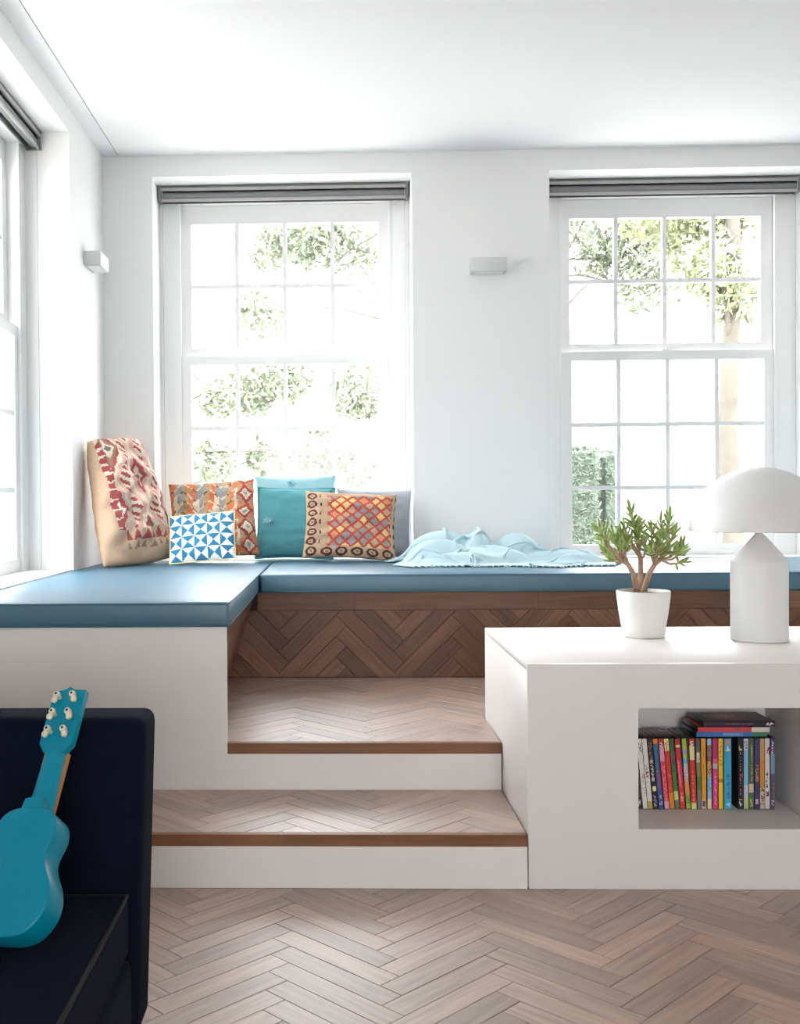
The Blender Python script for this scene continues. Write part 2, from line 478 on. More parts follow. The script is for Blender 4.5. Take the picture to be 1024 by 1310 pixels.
# ------------------------------------------------------------------ windows
def build_window(n):
    """sash window; local x along the wall, y outwards, z up from the floor"""
    w = empty('window_%d' % n); structure(w)
    HW = 0.689
    b = MB()
    b.box(-HW, -0.588, 0.0, 0.115, SILL, 2.705); b.box(0.588, HW, 0.0, 0.115, SILL, 2.705)
    b.box(-HW, HW, -0.004, 0.115, 2.705, ZW-0.001)
    b.box(-0.588, 0.588, -0.012, -0.004, 2.700, 2.722)
    b.build('window_frame', 'paint', w)
    b = MB()
    for sx in (-1, 1):
        b.box(min(sx*0.574, sx*0.588), max(sx*0.574, sx*0.588), -0.006, 0.012, SILL, 2.70)
    b.build('staff_bead', 'paint', w)
    MB().box(-HW, HW, -0.205, 0.115, SILL-0.029, SILL).build('window_sill', 'paint', w)

    def sash(name, y0, y1, zlo, zhi, zr, lo_rail, hi_rail):
        b = MB()
        b.box(-0.586, -0.522, y0, y1, zlo, zhi); b.box(0.522, 0.586, y0, y1, zlo, zhi)
        b.box(-0.522, 0.522, y0, y1, zlo, zlo+lo_rail); b.box(-0.522, 0.522, y0, y1, zhi-hi_rail, zhi)
        o = b.build(name, 'paint', w)
        x = [-0.522 + i*(1.044 + 0.023)/4 for i in range(4)]; pw = (1.044 + 0.023)/4 - 0.023
        for i in range(3):
            MB().box(x[i]+pw, x[i+1], y0+0.004, y1-0.008, zlo+lo_rail, zhi-hi_rail).build('glazing_bar', 'paint', o)
        for r in range(len(zr)-1):
            for i in range(4):
                MB().box(x[i], x[i]+pw, y0+0.005, y1-0.009, zr[r][1], zr[r+1][0]).build('glazing_bar', 'paint', o)
        for (z0, z1) in zr:
            for i in range(4):
                MB().box(x[i]-0.003, x[i]+pw+0.003, (y0+y1)/2-0.0015, (y0+y1)/2+0.0015, z0-0.003, z1+0.003).build('pane', 'glass', o)
    sash('lower_sash', 0.008, 0.048, SILL, 1.862, [(0.800, 1.102), (1.125, 1.449), (1.473, 1.812)], 0.058, 0.050)
    sash('upper_sash', 0.056, 0.096, 1.866, 2.704, [(1.910, 2.244), (2.266, 2.602)], 0.044, 0.102)
    b = MB().box(-0.03, 0.03, 0.012, 0.045, 1.862, 1.872).box(-0.008, 0.03, 0.02, 0.036, 1.872, 1.884)
    b.build('sash_catch', 'paint', w)
    return w


w1 = build_window(1); w1.location = ((WA+WB)/2, Y3+0.235, 0)
w2 = copy_tree(w1); w2.name = 'window_2'; w2.location = ((WC+WD)/2, Y3+0.235, 0)
w3 = copy_tree(w1); w3.name = 'window_3'; w3.location = (XL-0.21, (LA+LB)/2, 0); w3.rotation_euler = (0, 0, PI/2)


# roller blinds
def blind(label, loc, rz, L=1.366):
    r = tag(empty('roller_blind', loc, (0, 0, rz)), label, 'blind', 'roller blinds at the window heads')
    h = L/2
    b = MB(); b.box(-h, h, -0.036, 0.034, 0.068, 0.080); b.box(-h, h, 0.026, 0.034, 0.0, 0.068)
    b.build('cassette', 'blind_dark', r)
    MB().box(-h+0.014, h-0.014, -0.038, -0.028, 0.052, 0.068).build('cassette_trim', 'blind_light', r)
    t = MB().tube([(-h+0.016, -0.002, 0.030), (h-0.016, -0.002, 0.030)], 0.024, 20).build('fabric_roll', 'blind', r, smooth=40)
    MB().box(-h+0.016, h-0.016, -0.030, -0.022, -0.004, 0.010).build('hem_bar', 'blind_light', r)
    for sx in (-1, 1):
        MB().box(min(sx*h, sx*(h-0.014)), max(sx*h, sx*(h-0.014)), -0.039, 0.034, -0.004, 0.081).build('end_bracket', 'blind', r)
        MB().tube([(sx*(h-0.022), -0.041, 0.066), (sx*(h-0.022), -0.041, -0.006)], 0.0022, 6).build('guide_clip', 'wire', r)
        MB().tube([(sx*(h-0.022), -0.02, 0.0), (sx*(h-0.022), -0.02, SILL-2.695)], 0.0012, 6).build('guide_wire', 'wire', r)
    return r


blind('grey roller blind rolled up over the window behind the pillows', ((WA+WB)/2, Y3+0.190, 2.699), 0)
blind('grey roller blind rolled up over the window behind the mushroom lamp', ((WC+WD)/2, Y3+0.190, 2.699), 0)
blind('grey roller blind over the side window next to the corner', (XL-0.165, (LA+LB)/2, 2.699), PI/2)


# wall lights
def sconce(label, loc, rz):
    r = tag(empty('wall_light', loc, (0, 0, rz)), label, 'wall light', 'box wall lights')
    rbox('housing', -0.092, 0.092, -0.085, 0.0, -0.036, 0.036, 0.004, 'sconce', r, 2)
    MB().box(-0.075, 0.075, -0.070, -0.015, 0.036, 0.0375).build('diffuser', 'opal', r)
    MB().box(-0.075, 0.075, -0.070, -0.015, -0.0375, -0.036).build('diffuser', 'opal', r)


sconce('small white box wall light on the wall between the two windows', (0.802, Y3, 2.276), 0)
sconce('small white box wall light on the side wall near the corner', (XL, 5.28, 2.256), PI/2)

# ------------------------------------------------------------------ platform, steps and bench
st = tag(empty('lower_step', ((XL+X2)/2, (Y0+Y1)/2, 0)), 'low first step with herringbone wood tread and white riser', 'step')


def child(o, root):
    mw = o.matrix_world.copy(); o.parent = root; o.matrix_parent_inverse = Matrix.Translation(-Vector(root.location)); return o


XS = XL + 0.003; XE = X2 - 0.003
child(MB().box(XS, XE, Y0, Y0+0.018, 0, Z1-0.032).build('riser', 'panel'), st)
child(MB().box(XS, XE, Y0+0.018, Y1-0.001, 0, Z1-0.012).build('carcass', 'subfloor'), st)
for i in range(1):
    child(MB().box(XS, XE, Y0-0.001, Y0+0.0185, Z1-0.032, Z1).build('nosing', 'nosing'), st)
bpy.context.view_layer.update()


def planks_under(root, *a, **k):
    n0 = set(o.name for o in COL.objects)
    herringbone(None, *a, **k)
    for o in [o for o in COL.objects if o.name not in n0]:
        mw = o.matrix_basis.copy(); o.parent = root; o.matrix_parent_inverse = root.matrix_basis.inverted(); o.matrix_basis = mw


def plane(origin, ex, ey):
    ex = Vector(ex).normalized(); ey = Vector(ey).normalized(); n = ex.cross(ey)
    return Matrix(((ex.x, ey.x, n.x, origin[0]), (ex.y, ey.y, n.y, origin[1]), (ex.z, ey.z, n.z, origin[2]), (0, 0, 0, 1)))


planks_under(st, (XS, XE, Y0+0.019, Y1-0.001), 0.131, plane((0, 0, Z1), (1, 0, 0), (0, 1, 0)), 'plank')

pf = tag(empty('raised_platform', (0.5, (Y1+Y2)/2, 0)), 'raised platform floor in herringbone wood with a white front panel', 'platform')
b = MB()      # white front panel: the riser and the tall panel under the left seat are one L-shaped board
b.prism([(XS, 0), (XE, 0), (XE, Z2-0.034), (X1, Z2-0.034), (X1, ZB-0.001), (XS, ZB-0.001)], 0, 0.020)
o = b.build('front_panel', 'panel'); o.data.transform(Matrix.Translation((0, Y1+0.020, 0)) @ Matrix.Rotation(PI/2, 4, 'X')); child(o, pf)
child(MB().box(XS, XE, Y1+0.021, Y2, 0, Z2-0.012).build('carcass', 'subfloor'), pf)
child(MB().box(X2+0.003, XR-0.003, YC+0.002, Y2, 0, Z2-0.012).build('carcass', 'subfloor'), pf)
child(MB().box(X1+0.0005, XE, Y1-0.001, Y1+0.0205, Z2-0.034, Z2).build('nosing', 'nosing'), pf)
planks_under(pf, (-0.482, XR-0.003, Y1+0.021, Y2-0.002), 0.131, plane((0, 0, Z2), (1, 0, 0), (0, 1, 0)), 'plank', corner=(XE, YC+0.003))

bn = tag(empty('window_bench', (0.5, (Y2+Y3)/2, 0)), 'built-in corner bench clad in herringbone wood', 'bench')
XB = -0.470                                   # foot of the left seat's side leans back under it
child(MB().box(-0.49, XR-0.003, Y2+0.013, Y3-0.002, 0, ZB-0.001).build('carcass', 'subfloor'), bn)
b = MB()
b.prism([(XS, Z2+0.0005), (XB-0.014, Z2+0.0005), (X1-0.016, ZB-0.001), (XS, ZB-0.001)], 0, Y3-0.004-(Y1+0.022))
o = b.build('carcass', 'subfloor'); o.data.transform(Matrix.Translation((0, Y3-0.004, 0)) @ Matrix.Rotation(PI/2, 4, 'X')); child(o, bn)
TRZ = 0.584
xs = [-0.345, 0.075, 0.86, 1.72, 2.55, XR-0.004]
for i in range(len(xs)-1):
    child(MB().box(xs[i]+0.0008, xs[i+1]-0.0008, Y2-0.001, Y2+0.012, TRZ+0.001, ZB-0.001).build('trim_board', 'nosing' if 0 else 'plank_shaded'), bn)
planks_under(bn, (XB+0.0, XR-0.004, Z2+0.001, TRZ), -0.21, plane((0, Y2, 0), (1, 0, 0), (0, 0, 1)), 'plank_shaded')
# leaning side of the left seat
ez = Vector((X1-XB-0.002, 0, ZB-Z2)); hl = ez.length
fr = plane((XB, Y1+0.022, Z2), (0, 1, 0), ez)
planks_under(bn, (0.0, Y2-Y1-0.026, 0.002, hl-0.085), 0.12, fr, 'plank_shaded')
o = MB().box(0, Y2-Y1-0.026, hl-0.084, hl-0.004, -0.012, 0).build('trim_board', 'plank_shaded'); o.matrix_basis = fr
mw = o.matrix_basis.copy(); o.parent = bn; o.matrix_parent_inverse = bn.matrix_basis.inverted(); o.matrix_basis = mw


# seat cushions
def cushion(label, x0, x1, y0, y1, seams):
    r = tag(empty('seat_cushion', ((x0+x1)/2, (y0+y1)/2, ZB)), label, 'cushion', 'blue bench cushions')
    cx, cy = (x0+x1)/2, (y0+y1)/2

    def fn(c):
        t = (c.z - ZB)/(ZS - ZB)
        if t > 0.95:
            ex = min(c.x-x0, x1-c.x, c.y-y0, y1-c.y)
            c.z += 0.004*min(1, max(0, ex)/0.2)
        c.z += 0.0025*noise.noise((c.x*3, c.y*3, 1)) if t > 0.5 else 0
        return c
    o = rbox('cover', x0, x1, y0, y1, ZB, ZS, 0.012, 'vinyl', None, 3, fn, 0.12); child(o, r)
    g = 0.004
    ring = lambda z: [(x0+g, y0+g, z), (x1-g, y0+g, z), (x1-g, y1-g, z), (x0+g, y1-g, z), (x0+g, y0+g, z)]
    pts = []
    for z in (ZS-0.005, ZB+0.004):
        q = ring(z); p = []
        for a, b_ in zip(q, q[1:]):
            for k in range(8): p.append(Vector(a).lerp(Vector(b_), k/8))
        p.append(Vector(q[-1]))
        child(MB().tube(p, 0.0035, 6).build('piping', 'vinyl', smooth=180), r)
    return r


cushion('blue vinyl seat cushion on the bench under the side window', XL+0.004, X1+0.012, Y1-0.012, Y3-0.006, True)
cushion('long blue vinyl seat cushion on the bench under the back windows', X1+0.018, XR-0.01, Y2-0.010, Y3-0.006, True)

# ------------------------------------------------------------------ low cabinet
cb = tag(empty('low_cabinet', (1.4, Y0+0.2, 0)), 'white lacquered low cabinet with an open niche of film cases', 'cabinet')
XCE = 2.7; N0, N1, NZ0, NZ1 = 0.807, 1.288, 0.163, 0.4895
T = 0.02
YD = Y0 + 0.36                                # back of the niche's left bay
o = rbox('top_panel', X2, XCE, Y0+0.0202, YC, ZCAB-T, ZCAB, 0.0008, 'lacquer', None, 1); child(o, cb)
o = rbox('side_panel', X2, X2+T, Y0+0.0202, YC, 0.0, ZCAB-T, 0.001, 'lacquer', None, 1); child(o, cb)
o = rbox('side_panel', XCE-T, XCE, Y0+0.0202, YC, 0.0, ZCAB-T, 0.001, 'lacquer', None, 1); child(o, cb)
o = wall_mesh('front_panel', [X2, XCE], [0.0, ZCAB], [(N0, N1, NZ0, NZ1)], Y0, Y0+0.02, 1, 'lacquer'); del o['kind']; child(o, cb)
child(MB().box(N0-0.018, N1+0.018, Y0+0.0205, YC-0.02, NZ0-0.018, NZ0).build('niche_shelf', 'lacquer'), cb)
child(MB().box(N0-0.018, N1+0.018, Y0+0.0205, YC-0.02, NZ1, NZ1+0.018).build('niche_ceiling', 'lacquer'), cb)
child(MB().box(N0-0.018, N0, Y0+0.0205, YC-0.02, NZ0, NZ1).build('niche_side', 'lacquer'), cb)
child(MB().box(N1, N1+0.018, Y0+0.0205, YC-0.02, NZ0, NZ1).build('niche_side', 'lacquer'), cb)
child(MB().box(N0, N1, YD, YD+0.018, NZ0, NZ1).build('niche_back', 'lacquer'), cb)
child(MB().box(X2+T, XCE-T, YC-0.019, YC-0.001, 0, ZCAB-T).build('back_panel', 'lacquer'), cb)

# ------------------------------------------------------------------ film cases in the niche
DVH, DVD, DVT = 0.205, 0.135, 0.0146
CW = lambda *c: srgb(*c)


def spine(segs, w, h, marks, seed):
    """coloured spine sheet: segs = [(share, colour)...] from the top; marks = print blocks (y, x0, x1, hgt, colour)"""
    rnd = random.Random(seed); b = MB()
    tot = sum(s[0] for s in segs); z = h
    cols = 5; rows = 56
    def colour(fz):
        a = 0
        for s, c in segs:
            a += s/tot
            if fz <= a: return c
        return segs[-1][1]
    for r in range(rows):
        fz = (r+0.5)/rows
        for q in range(cols):
            c = colour(fz)
            for (m0, m1, q0, q1, mc, dens) in marks:
                if m0 <= fz <= m1 and q0 <= q <= q1 and rnd.random() < dens: c = mc
            x0, x1 = -w/2 + w*q/cols, -w/2 + w*(q+1)/cols; za, zb = h - h*(r+1)/rows, h - h*r/rows
            b.add([(x0, 0, za), (x1, 0, za), (x1, 0, zb), (x0, 0, zb)], [(0, 1, 2, 3)], c)
    return b


WHT, BLK, RED, YEL, ORG, GRN, BLU, CRM = CW(225, 222, 215), CW(25, 24, 28), CW(196, 46, 52), CW(226, 196, 60), CW(222, 132, 40), CW(70, 120, 50), CW(50, 90, 150), CW(228, 216, 160)
PNK, MAG, CYN, LIM, DGR, NAV, BRN, LBL, TAN, PUR = CW(226, 120, 140), CW(190, 50, 110), CW(60, 165, 200), CW(170, 190, 70), CW(52, 74, 52), CW(46, 56, 96), CW(74, 52, 40), CW(140, 190, 220), CW(190, 150, 100), CW(84, 66, 120)
CASES = [
    # left px at the foot, lean, thickness factor, label, segments, marks
    (816.4, 5.0, 0.9, 'dark brown film case leaning behind two white cases', [(8, BRN), (1.6, CW(40, 34, 34))], [(0.88, 0.96, 1, 3, WHT, 0.6)]),
    (823.2, 5.0, 1.0, 'plain white film case leaning beside the dark brown one', [(1, WHT)], [(0.06, 0.2, 1, 3, CW(120, 118, 112), 0.45), (0.5, 0.8, 2, 4, CW(190, 185, 180), 0.5)]),
    (829.8, 5.0, 1.0, 'white film case with red scribble beside a black case', [(9, WHT), (1, CW(196, 170, 90))], [(0.36, 0.62, 1, 3, CW(180, 90, 90), 0.5)]),
    (836.6, 5.0, 1.0, 'black film case with white and yellow print between white and blue', [(1, BLK)], [(0.3, 0.6, 1, 3, CW(190, 185, 180), 0.7), (0.68, 0.75, 1, 4, CRM, 1), (0.8, 0.97, 1, 3, CW(150, 160, 190), 0.5), (0.05, 0.3, 1, 3, CW(140, 110, 90), 0.5)]),
    (843.6, 5.0, 1.0, 'blue film case with an orange top band', [(1, ORG), (6, CW(52, 98, 134)), (3, CW(96, 78, 130)), (4, CW(56, 82, 150))], [(0.8, 0.95, 1, 3, WHT, 0.4), (0.45, 0.6, 1, 3, CW(150, 90, 110), 0.3)]),
    (850.8, 5.0, 1.0, 'pink and red film case beside the blue one', [(1.4, RED), (3, CW(216, 150, 176)), (8, CW(214, 70, 80)), (1.5, CW(220, 160, 190))], [(0.02, 0.1, 1, 3, WHT, 0.5), (0.4, 0.9, 1, 3, PNK, 0.4)]),
    (857.6, 5.0, 1.0, 'red film case with cream top and orange foot', [(2.4, CRM), (8, CW(206, 52, 48)), (3, ORG)], [(0.03, 0.18, 1, 3, CW(200, 120, 60), 0.5), (0.5, 0.9, 1, 3, CW(224, 120, 60), 0.3)]),
    (864.5, 5.0, 0.95, 'dark green film case between two red cases', [(4, CW(60, 92, 58)), (2, CW(110, 84, 66)), (6, GRN), (2, CW(190, 210, 120)), (2, CW(90, 110, 90))], [(0.3, 0.5, 1, 3, CW(50, 60, 90), 0.4)]),
    (871.3, 4.6, 1.0, 'bright red film case with a pink stripe', [(1, CW(190, 30, 44)), (0.4, CRM), (10, CW(204, 40, 56))], [(0.3, 0.7, 1, 2, CW(232, 120, 140), 0.7), (0.76, 0.9, 1, 3, CW(236, 150, 160), 0.6)]),
    (878.6, 3.6, 0.9, 'lime film case with lilac and green print', [(2.4, LIM), (1, CW(150, 150, 210)), (1, LIM), (1, CW(90, 160, 200)), (4, CW(190, 180, 200)), (3, CW(220, 150, 70)), (2, CW(90, 160, 50)), (1, LIM)], [(0.4, 0.9, 1, 3, CW(230, 140, 60), 0.35)]),
    (885.2, 2.0, 1.05, 'red film case with a yellow upper half', [(1.6, RED), (3, CRM), (9, CW(208, 50, 50)), (1.4, CW(214, 220, 130))], [(0.03, 0.1, 1, 3, WHT, 0.6), (0.45, 0.9, 2, 2, CW(240, 150, 130), 0.6)]),
    (892.8, 1.2, 0.85, 'mossy green-grey film case beside an amber one', [(3, CW(86, 90, 84)), (2, CW(190, 170, 150)), (3, CW(130, 130, 80)), (3, GRN), (4, CW(120, 124, 112))], [(0.2, 0.34, 1, 3, WHT, 0.6)]),
    (898.6, 0.6, 1.0, 'amber yellow film case with brown lettering', [(12, CW(226, 158, 50)), (1.6, CW(210, 180, 170))], [(0.15, 0.7, 2, 2, CW(196, 110, 30), 0.5), (0.9, 0.96, 1, 3, CW(90, 60, 90), 0.7)]),
    (905.6, 0.2, 0.9, 'blue film case with brown and cream picture strip', [(1.2, LBL), (3, CW(150, 110, 100)), (3, CW(206, 160, 100)), (4, LBL), (2, CRM)], [(0.1, 0.5, 0, 4, CW(110, 80, 80), 0.3), (0.5, 0.75, 0, 4, CW(90, 150, 200), 0.35)]),
    (912.2, 0.0, 1.1, 'magenta film case beside a yellow one', [(4, CW(178, 50, 110)), (1, CW(220, 90, 120)), (1, CW(180, 170, 180)), (8, CW(204, 60, 130))], [(0.5, 0.95, 2, 3, CW(240, 130, 180), 0.6)]),
    (919.8, 0.0, 0.98, 'golden yellow film case between magenta and sky blue', [(2, CW(236, 190, 60)), (10, CW(234, 192, 40))], [(0.04, 0.4, 1, 3, CW(200, 140, 40), 0.45), (0.58, 0.62, 0, 4, CW(180, 120, 30), 1)]),
    (926.8, 0.0, 1.55, 'wide sky blue film case with a small round emblem', [(14, CYN)], [(0.02, 0.09, 1, 3, CW(190, 130, 130), 0.8), (0.1, 0.17, 1, 3, CW(214, 214, 200), 0.7), (0.5, 0.85, 2, 3, CW(60, 110, 170), 0.6), (0.9, 0.96, 1, 3, CW(160, 210, 235), 0.6)]),
    (945.2, 0.0, 1.0, 'black film case with beige print beside a gap', [(1, BLK)], [(0.1, 0.18, 1, 3, CRM, 0.7), (0.2, 0.8, 2, 2, TAN, 0.6), (0.5, 0.56, 3, 4, CW(190, 40, 90), 1), (0.86, 0.97, 1, 3, WHT, 0.45)]),
    (952.0, 0.0, 1.0, 'pale blue film case with a white upper end', [(2, CW(200, 200, 220)), (6, CW(130, 182, 214)), (2, CW(190, 190, 210)), (2, CW(186, 196, 150))], [(0.04, 0.14, 1, 3, CW(100, 100, 120), 0.4)]),
    (959.0, 0.0, 1.0, 'dark green film case beside a navy purple one', [(8, CW(72, 96, 66)), (1.5, CW(210, 190, 160)), (3, GRN)], [(0.08, 0.6, 2, 3, CW(140, 150, 110), 0.6), (0.85, 0.97, 1, 3, CW(190, 170, 120), 0.5)]),
    (965.8, 0.0, 1.0, 'navy purple film case with a gold figure', [(1, CW(70, 60, 110))], [(0.38, 0.6, 1, 3, CW(190, 140, 90), 0.55), (0.85, 0.93, 1, 3, CW(190, 170, 200), 0.7), (0.02, 0.3, 1, 3, CW(90, 80, 150), 0.4)]),
    (972.6, 0.0, 1.0, 'tan and orange film case beside a white one', [(4, CW(190, 160, 110)), (5, CW(200, 140, 60)), (4, CW(206, 186, 160))], [(0.1, 0.6, 2, 3, ORG, 0.6), (0.66, 0.95, 0, 4, CW(120, 90, 70), 0.35)]),
    (979.6, 0.0, 1.0, 'white film case with black and red print', [(1, CW(222, 214, 214))], [(0.12, 0.24, 2, 4, CW(150, 40, 50), 0.7), (0.48, 0.7, 1, 2, BLK, 0.6), (0.75, 0.82, 1, 3, CW(90, 50, 40), 0.7)]),
    (986.6, 0.0, 0.9, 'purple and steel blue film case at the end of the row', [(3, PUR), (4, CW(120, 150, 180)), (7, CW(96, 84, 110))], [(0.02, 0.22, 1, 3, WHT, 0.4), (0.6, 0.9, 3, 3, CW(160, 130, 80), 0.6), (0.88, 0.97, 1, 3, WHT, 0.5)]),
]
YB = 3.051                                    # spines of the row


def film_case(label, w, segs, marks, seed, group):
    r = tag(empty('film_case'), label, 'film case', group)
    h = DVH
    o = rbox('case', -w/2, w/2, 0.0007, DVD, 0, h, 0.0012, 'case_black', r, 1)
    spine(segs, w-0.0012, h-0.003, marks, seed).build('spine_label', 'print', r).location = (0, 0.0002, 0.0015)
    c0 = segs[min(1, len(segs)-1)][1]
    for sx in (-1, 1):
        b = MB(); y0, y1, z0, z1 = 0.004, DVD-0.004, 0.003, h-0.003; x = sx*(w/2 + 0.0002)
        q = [(x, y0, z0), (x, y1, z0), (x, y1, z1), (x, y0, z1)]
        b.add(q if sx > 0 else q[::-1], [(0, 1, 2, 3)], c0); b.build('cover_sheet', 'print', r)
    return r


prev_right = None
for i, (u, lean, tf, label, segs, marks) in enumerate(CASES):
    w = DVT*tf*0.97
    xl = at(u, 1036, 1, YB).x
    r = film_case(label, w, segs, marks, i, 'film cases in the cabinet niche')
    a = math.radians(lean); hx = w/2
    # foot: lower right edge rests on the shelf when the case leans to the left
    r.rotation_euler = (0, -a, 0)
    r.location = (xl + hx*math.cos(a), YB + random.uniform(0, 0.003), NZ0 + 0.0003 + hx*math.sin(a))
ztop = NZ0 + DVH + 0.0008
STACK = [
    ('blue and green film case lying on the row, lowest of three', 892.5, 0.0, [(1, CW(60, 120, 190))], [(0, 0.22, 0, 4, CW(70, 140, 80), 0.85), (0.34, 0.62, 1, 3, CW(120, 160, 210), 0.95)]),
    ('red and white film case lying in the middle of three', 893.5, 0.0, [(1, CW(214, 70, 80))], [(0, 0.25, 0, 4, CW(224, 220, 205), 1), (0.4, 0.48, 1, 3, CW(120, 90, 70), 0.7)]),
    ('black film case with an oval picture, topmost of the stack', 901.5, 0.0, [(1, CW(40, 42, 56))], [(0.02, 0.12, 1, 3, WHT, 0.6), (0.3, 0.7, 2, 2, CW(150, 80, 110), 0.7)]),
]
for i, (label, u, rz, segs, marks) in enumerate(STACK):
    w = DVT
    r = film_case(label, w, segs, marks, 60+i, 'film cases in the cabinet niche')
    x0 = at(u, 940, 1, YB).x
    r.rotation_euler = (0, PI/2, [0.02, -0.01, 0.015][i])
    r.location = (x0, YB - 0.006*(1 if i else 0) + 0.012, ztop + w/2 + i*(w+0.0008))
    if i == 2:
        b = MB(); n = 28
        b.add([(-w/2 - 0.0006, 0.068 + 0.050*math.cos(2*PI*k/n), 0.085 + 0.062*math.sin(2*PI*k/n)) for k in range(n)], [tuple(range(n))[::-1]], CW(110, 70, 60))
        b.add([(-w/2 - 0.0009, 0.068 + 0.026*math.cos(2*PI*k/n), 0.080 + 0.030*math.sin(2*PI*k/n)) for k in range(n)], [tuple(range(n))[::-1]], CW(170, 110, 100))
        b.build('cover_picture', 'print', r)

# ------------------------------------------------------------------ pillows
def pillow_mesh(w, h, t, pattern=None, back=(0.6, 0.45, 0.3, 1), n=64, pinch=0.06, seed=0, fold=0.006, taper=0.0):
    """stuffed cushion standing on its lower edge; front faces -y; per-face colours for woven patterns"""
    b = MB(); rnd = random.Random(seed); grid = {}

    def pos(i, j, side):
        a, c = 2*i/n - 1, 2*j/n - 1
        x = w/2*a*(1 - pinch*(1 - c*c))*(1 - taper*(c+1)/2); z = h/2*c*(1 - pinch*(1 - a*a))
        p = max(0.0, (1 - abs(a)**2.6))**0.5 * max(0.0, (1 - abs(c)**2.6))**0.5
        d = t/2*p*(1 + 0.10*noise.noise((a*1.3 + seed, c*1.3, side)))
        d += fold*p*noise.noise((a*3 + seed*3.1, c*5, side*7.7)) * 2
        y = side*d + 0.008*math.sin(a*2.1 + seed)*(1-abs(c))
        return (x, y, z + h/2)
    vs = []; idx = {}
    for side in (-1, 1):
        for j in range(n+1):
            for i in range(n+1):
                edge = i in (0, n) or j in (0, n)
                if side == 1 and edge: idx[side, i, j] = idx[-1, i, j]; continue
                idx[side, i, j] = len(vs); vs.append(pos(i, j, side))
    b.v = vs
    for side in (-1, 1):
        for j in range(n):
            for i in range(n):
                q = [idx[side, i, j], idx[side, i+1, j], idx[side, i+1, j+1], idx[side, i, j+1]]
                b.f.append(tuple(q if side == -1 else q[::-1])); b.tone.append(None)
                if pattern: b.c.append(pattern((i+0.5)/n, (j+0.5)/n, rnd) if side == -1 else back)
                else: b.c.append(None)
    return b


def edge_tube(w, h, pinch, r, m, parent, seed=0):
    pts = []; n = 16
    def e(a, c): return (w/2*a*(1 - pinch*(1 - c*c)), 0.008*math.sin(a*2.1 + seed)*(1-abs(c)), h/2*c*(1 - pinch*(1 - a*a)) + h/2)
    for k in range(n): pts.append(e(-1 + 2*k/n, -1))
    for k in range(n): pts.append(e(1, -1 + 2*k/n))
    for k in range(n): pts.append(e(1 - 2*k/n, 1))
    for k in range(n+1): pts.append(e(-1, 1 - 2*k/n))
    return MB().tube(pts, r, 6, caps=False).build('piping', m, parent, smooth=180)


def hsh(*k):
    return random.Random(k[1]*7919 + k[2]*104729 + 17).random()


def jit(c, rnd, a=0.10):
    f = 1 + rnd.uniform(-a, a); g = 0.30*c[0] + 0.5*c[1] + 0.2*c[2]; k = 0.82
    return ((g + (c[0]-g)*k)*f*0.9, (g + (c[1]-g)*k)*f*0.9, (g + (c[2]-g)*k)*f*0.9, 1)


T_BLUE, T_DEEP, T_WHITE = srgb(78, 150, 190), srgb(24, 96, 128), srgb(240, 240, 240)


def pat_triangles(u, v, rnd):
    cu, cv = u*5.0, v*4.0; i, j = int(cu), int(cv); x, y = cu - i - 0.5, cv - j - 0.5
    horiz = abs(x) > abs(y)
    blue = horiz if (i + j) % 2 else not horiz
    return srgb(46, 122, 160) if blue else T_WHITE


def pat_red(u, v, rnd):
    u0, v0 = u, v; u += 0.012*noise.noise((u0*9, v0*9, 1.5)); v += 0.012*noise.noise((u0*9, v0*9, 7.5))
    tan, red, yel, gry, dk, org = srgb(196, 160, 124), srgb(204, 64, 44), srgb(232, 192, 108), srgb(148, 146, 144), srgb(92, 52, 44), srgb(224, 140, 90)
    if u < 0.17 or v < 0.14 or u > 0.95:
        a, c = (u*7.2) % 1 - 0.5, (v*7.2) % 1 - 0.5; d = max(abs(a), abs(c), (abs(a)+abs(c))*0.72)
        if v < 0.14: a, c = (u*6) % 1 - 0.5, (v-0.07)*7.5; d = math.hypot(a, c*0.9)
        return jit(dk if 0.22 < d < 0.40 else (srgb(150, 100, 80) if d < 0.10 else tan), rnd)
    if u < 0.24 or v > 0.93: return jit(tan, rnd, 0.06)
    a = (u - 0.24)/0.71*5.5; c = (v-0.14)/0.79*5.0
    p, q = a + c, a - c
    fp, fq = p % 1, q % 1; i, j = int(math.floor(p)), int(math.floor(q))
    if fp < 0.26 or fq < 0.26:
        return jit(red, rnd)
    edge = abs(u - 0.6)/0.36
    if edge > 0.9: return jit(tan, rnd)
    k = hsh('r', i, j)
    return jit(yel if k < 0.38 else gry if k < 0.72 else org if k < 0.85 else tan, rnd)


def pat_orange(u, v, rnd):
    u0, v0 = u, v; u += 0.035*noise.noise((u0*9, v0*9, 1.5)); v += 0.035*noise.noise((u0*9, v0*9, 7.5))
    org, gry, crm, brn, red, tan = srgb(222, 116, 52), srgb(156, 158, 156), srgb(226, 206, 176), srgb(120, 80, 60), srgb(176, 58, 48), srgb(190, 150, 112)
    if u > 0.80:
        c = v*4.5; a = (u - 0.80)/0.20; f = c % 1 - 0.5; d = abs(a-0.5) + abs(f)
        if d < 0.16: return jit(gry, rnd)
        if d < 0.34: return jit(crm, rnd)
        if d < 0.54: return jit(red, rnd)
        return jit(tan if int(c) % 2 else srgb(206, 130, 84), rnd)
    z = v*7 + 0.55*abs(((u*3.2) % 1) - 0.5)*4
    k = int(math.floor(z)); f = z - k
    st_ = int(u*16 + k*1.7) % 4
    if f < 0.16: return jit(brn if (int(u*22) % 3 == 0) else crm, rnd)
    return jit([org, gry, tan, org, crm, gry, srgb(196, 150, 96)][(k*2 + st_) % 7], rnd, 0.14)


